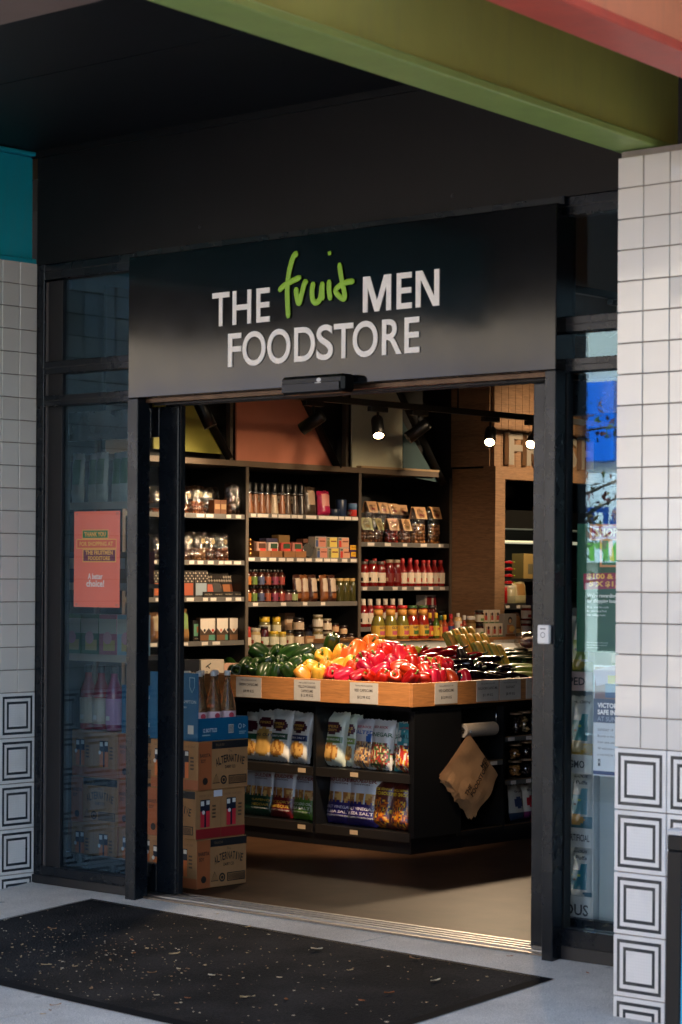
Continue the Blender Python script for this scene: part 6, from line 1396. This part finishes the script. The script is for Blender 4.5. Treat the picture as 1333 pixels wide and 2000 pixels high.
# ---- side niche goods
def nat(px, z, dep): return (CX1 - .04 - dep, U(px, 1118, 'x', CX1 - .04 - dep).y, z + .003)
k = 0
for z, lst in ((.54, ((1010, .032, .1, (60, 36, 26)), (1026, .034, .105, (196, 160, 110)), (1043, .034, .105, (50, 36, 30)))), (.316, ((1008, .034, .075, (190, 130, 66)), (1030, .036, .08, (40, 24, 20)), (1046, .034, .08, (60, 36, 24))))):
    for i, (px, r_, h_, c) in enumerate(lst):
        for s_ in range(2 if z < .5 else 1):
            t = thing('nut_tub', 'clear tub of %s, %s%s on the %s niche shelf' % (('dark fruit', 'pale nuts', 'dates', 'golden muesli', 'dark nuts', 'cocoa nuts')[k], ('left', 'middle', 'right')[i], (', lower', ', upper')[s_] if z < .5 else '', ('upper', 'middle')[z < .5]), 'tub', nat(px, z + s_ * (h_ + .012), .06), 0, 'clear tubs in the counter niche')
            r2 = random.Random(k * 3 + s_); mb = MB()
            for q in range(26): a = r2.uniform(0, 6.28); rr = r_ * .68 * math.sqrt(r2.random()); mb.ball((rr * math.cos(a), rr * math.sin(a), .012 + (h_ - .03) * q / 26), .0105, 0, 7, 5, (1, 1.2, .8))
            struct(mb.build('contents', mat('tub_fill_%d' % k, c, .5, var=.3, vs=60), t), 'stuff'); MB().lathe([(r_ * .85, 0), (r_ * .95, .004), (r_, h_)], 18).build('tub', CLEAR, t); MB().lathe([(r_ * 1.03, h_), (r_ * 1.05, h_ + .002), (r_ * 1.05, h_ + .009), (r_ * .9, h_ + .011)], 18).build('lid', mat('brassy_lid', (170, 140, 110), .3, .4), t)
        k += 1
for i, (px, c, l2) in enumerate(((1012, (206, 200, 190), (40, 60, 90)), (1036, (212, 206, 196), (110, 40, 90)))):
    pat = (lambda l2: (lambda u, v: 1 if v < .25 else (2 if inell(u, v, .5, .5, .32, .16) else 0)))(l2)
    packet('dried_fruit_bag', '%s white fruit bag on the lowest niche shelf' % ('left', 'right')[i], 'bag', nat(px, .085, .07), FX, bag_mesh(('df', i), .12, .185, .05, pat, [foil(c), foil(l2), foil((180, 30, 44) if i else (60, 70, 110))], 14, 18, i), -.1, 'dried fruit bags', (('fruit', .5, .82, .07, (90, 80, 80), .5),))
t = thing('crumpled_plastic_bag', 'crumpled clear plastic bag on the shelf behind the paper bags', 'bag', (CX1 - .12, 2.50, .43)); mb = MB(); mb.ball((0, 0, .05), .06, 0, 14, 10, (1, 1.1, .95)); mb.v = [tuple(Vector(v) * (1 + .3 * noise.noise(Vector(v) * 35))) for v in mb.v]; mb.build('film', film('milky_film', 1.5, (150, 150, 150), .2, bump=1, bs=30, base=.15), t)
# ================================================================ across the street (seen in the glass and tiles, and lighting the shade)
ROADM = concrete('asphalt', (84, 84, 86), .85, .2, 6)
struct(box('road', -60, 60, -23, -7.35, -.62, -.50, ROADM))
struct(box('kerb', -60, 60, -7.345, -7.205, -.6, -.338, PAVE))
struct(box('far_footpath', -60, 60, -27, -23.0, -.6, -.36, PAVE))
LINE = mat('road_paint', (225, 225, 220), .6)
for i in range(18): struct(box('lane_marking', -50 + i * 6, -47 + i * 6, -15.1, -14.95, -.499, -.496, LINE))
def glaze(parent, x0, x1, z0, z1, y):
    w_ = box('window', x0, x1, y - .06, y + .004, z0, z1, mat('dark_aluminium', (60, 62, 66), .4, .5), parent)
    box('pane', x0 + .06, x1 - .06, y + .0045, y + .012, z0 + .06, z1 - .06, mat('street_glass', (38, 48, 58), .05, spec=.8), w_)
YF = -27.0
def shop(name, label, x0, x1, h, rgb, wins, aw=None):
    t = thing(name, label, 'building', ((x0 + x1) / 2, YF, -.36)); X0, X1 = x0 - (x0 + x1) / 2, x1 - (x0 + x1) / 2
    box('wall', X0, X1, -8, 0, 0, h, mat(name + '_render', rgb, .8, var=.06, vs=.8), t)
    box('parapet', X0 - .05, X1 + .05, -8.05, .08, h, h + .25, mat(name + '_coping', (200, 196, 190), .7), t)
    n = max(1, int((X1 - X0) / 2.6)); sp = (X1 - X0) / n
    for i in range(n):
        glaze(t, X0 + i * sp + .3, X0 + (i + 1) * sp - .3, .35, 2.35, 0)
        for z in wins: glaze(t, X0 + i * sp + .55, X0 + (i + 1) * sp - .55, z, z + 1.5, 0)
    if aw: box('awning', X0 + .1, X1 - .1, .0, 2.2, 2.75, 2.95, mat(name + '_awning', aw, .6), t)
    return t
shop('cream_shop', 'cream two storey shop across the street with grey awning', -52, -30, 7.5, (226, 214, 190), (4.2,), (110, 112, 116))
ph = shop('pharmacy_shop', 'cream two storey pharmacy across the street with blue upper fascia', -29.6, -8.2, 8.6, (222, 212, 196), (), None)
shop('brick_shop', 'pale brick shop across the street with upper windows', -7.8, 8, 7.8, (206, 178, 150), (4.3,), (150, 60, 48))
shop('grey_shop', 'light grey shop far along the street on the right', 8.4, 30, 6.6, (200, 204, 206), (4.1,), (90, 100, 110))
px_ = lambda x: x + 18.9
box('blue_fascia', -10, 3.45, .002, .22, 3.78, 5.2, mat('blue_fascia_board', (0, 110, 225), .35), ph)
box('white_fascia', -10, 8.5, .002, .30, 1.95, 3.55, mat('white_fascia_board', (236, 236, 234), .4), ph)
def sgn(s, xc, z, h, rgb, wid): return lettering(ph, s, (-(xc), z), h, paper(rgb), wid=wid, face='back', off=.304, bold=.03)
for k in range(3):
    sgn('pharmacy', 3.0 - k * 5.2, 2.86, .46, (14, 66, 140), 3.1); sgn('pharmacy', 3.0 - k * 5.2, 2.22, .46, (112, 178, 40), 3.1)
for k in range(3):
    o_ = lettering(ph, '24', (-(2.2 - k * 6), 4.5), .7, paper((235, 240, 245)), face='back', off=.2245, bold=.04)
# ---- street trees
BARK = mat('tree_bark', (92, 76, 62), .9, var=.2, vs=12, bump=.4, bs=30, bd=.02)
LFM = [mat('leaf_rust', (132, 62, 44), .6), mat('leaf_green', (86, 104, 50), .6), mat('leaf_plum', (104, 56, 58), .6), mat('leaf_gold', (160, 128, 64), .6)]
def tree(label, x, y, z0, h, seed, nl, rad):
    t = thing('street_tree', label, 'tree', (x, y, z0), group='street trees'); r = random.Random(seed)
    mb = MB(); mb.tube(spline([(0, 0, 0), (.04, .03, h * .2), (-.03, .02, h * .42), (.03, -.02, h * .8)], 5), [.11 - .0043 * i for i in range(16)], 8)
    tips = []
    for i in range(13):
        a = i * 2.4 + r.uniform(-.3, .3); zb = h * r.uniform(.3, .75); L = rad * r.uniform(.7, 1.1); el = r.uniform(.05, .7)
        e = Vector((math.cos(a) * L * math.cos(el), math.sin(a) * L * math.cos(el), zb + L * math.sin(el)))
        m_ = Vector((e.x * .5, e.y * .5, zb + (e.z - zb) * .62)); P = spline([(0, 0, zb), m_, e], 4)
        mb.tube(P, [.04 - .004 * k for k in range(len(P))], 6); tips += P[3:]
        for k in range(4):
            s_ = P[3 + k % 5]; d = Vector((r.gauss(0, 1), r.gauss(0, 1), r.gauss(.2, .7))).normalized() * rad * .4; mb.tube([s_, s_ + d * .5 + Vector((0, 0, .03)), s_ + d], [.012, .009, .004], 5); tips += [s_ + d * .5, s_ + d, s_ + d * .8]
    mb.build('trunk', BARK, t)
    mb = MB()
    for i in range(nl):
        c = r.choice(tips) + Vector((r.gauss(0, .16), r.gauss(0, .16), r.gauss(0, .14))); s = r.uniform(.035, .075)
        q = Euler((r.uniform(0, 6.3), r.uniform(0, 6.3), r.uniform(0, 6.3))).to_matrix(); mi = r.choice((0, 0, 2, 2, 1, 1, 3))
        mb.poly([c + q @ Vector(v) for v in ((-s, 0, 0), (-.2 * s, -.42 * s, .1 * s), (s, 0, 0), (-.2 * s, .42 * s, .1 * s))], mi)
    mb.build('crown', LFM, t)
tree('slender street tree with sparse rust and green leaves before the pharmacy', -7.9, -13.4, -.5, 4.6, 4, 1500, 1.9)
tree('street tree with sparse rust leaves further right along the kerb', 12.5, -14.5, -.5, 4.8, 8, 1500, 2.0)
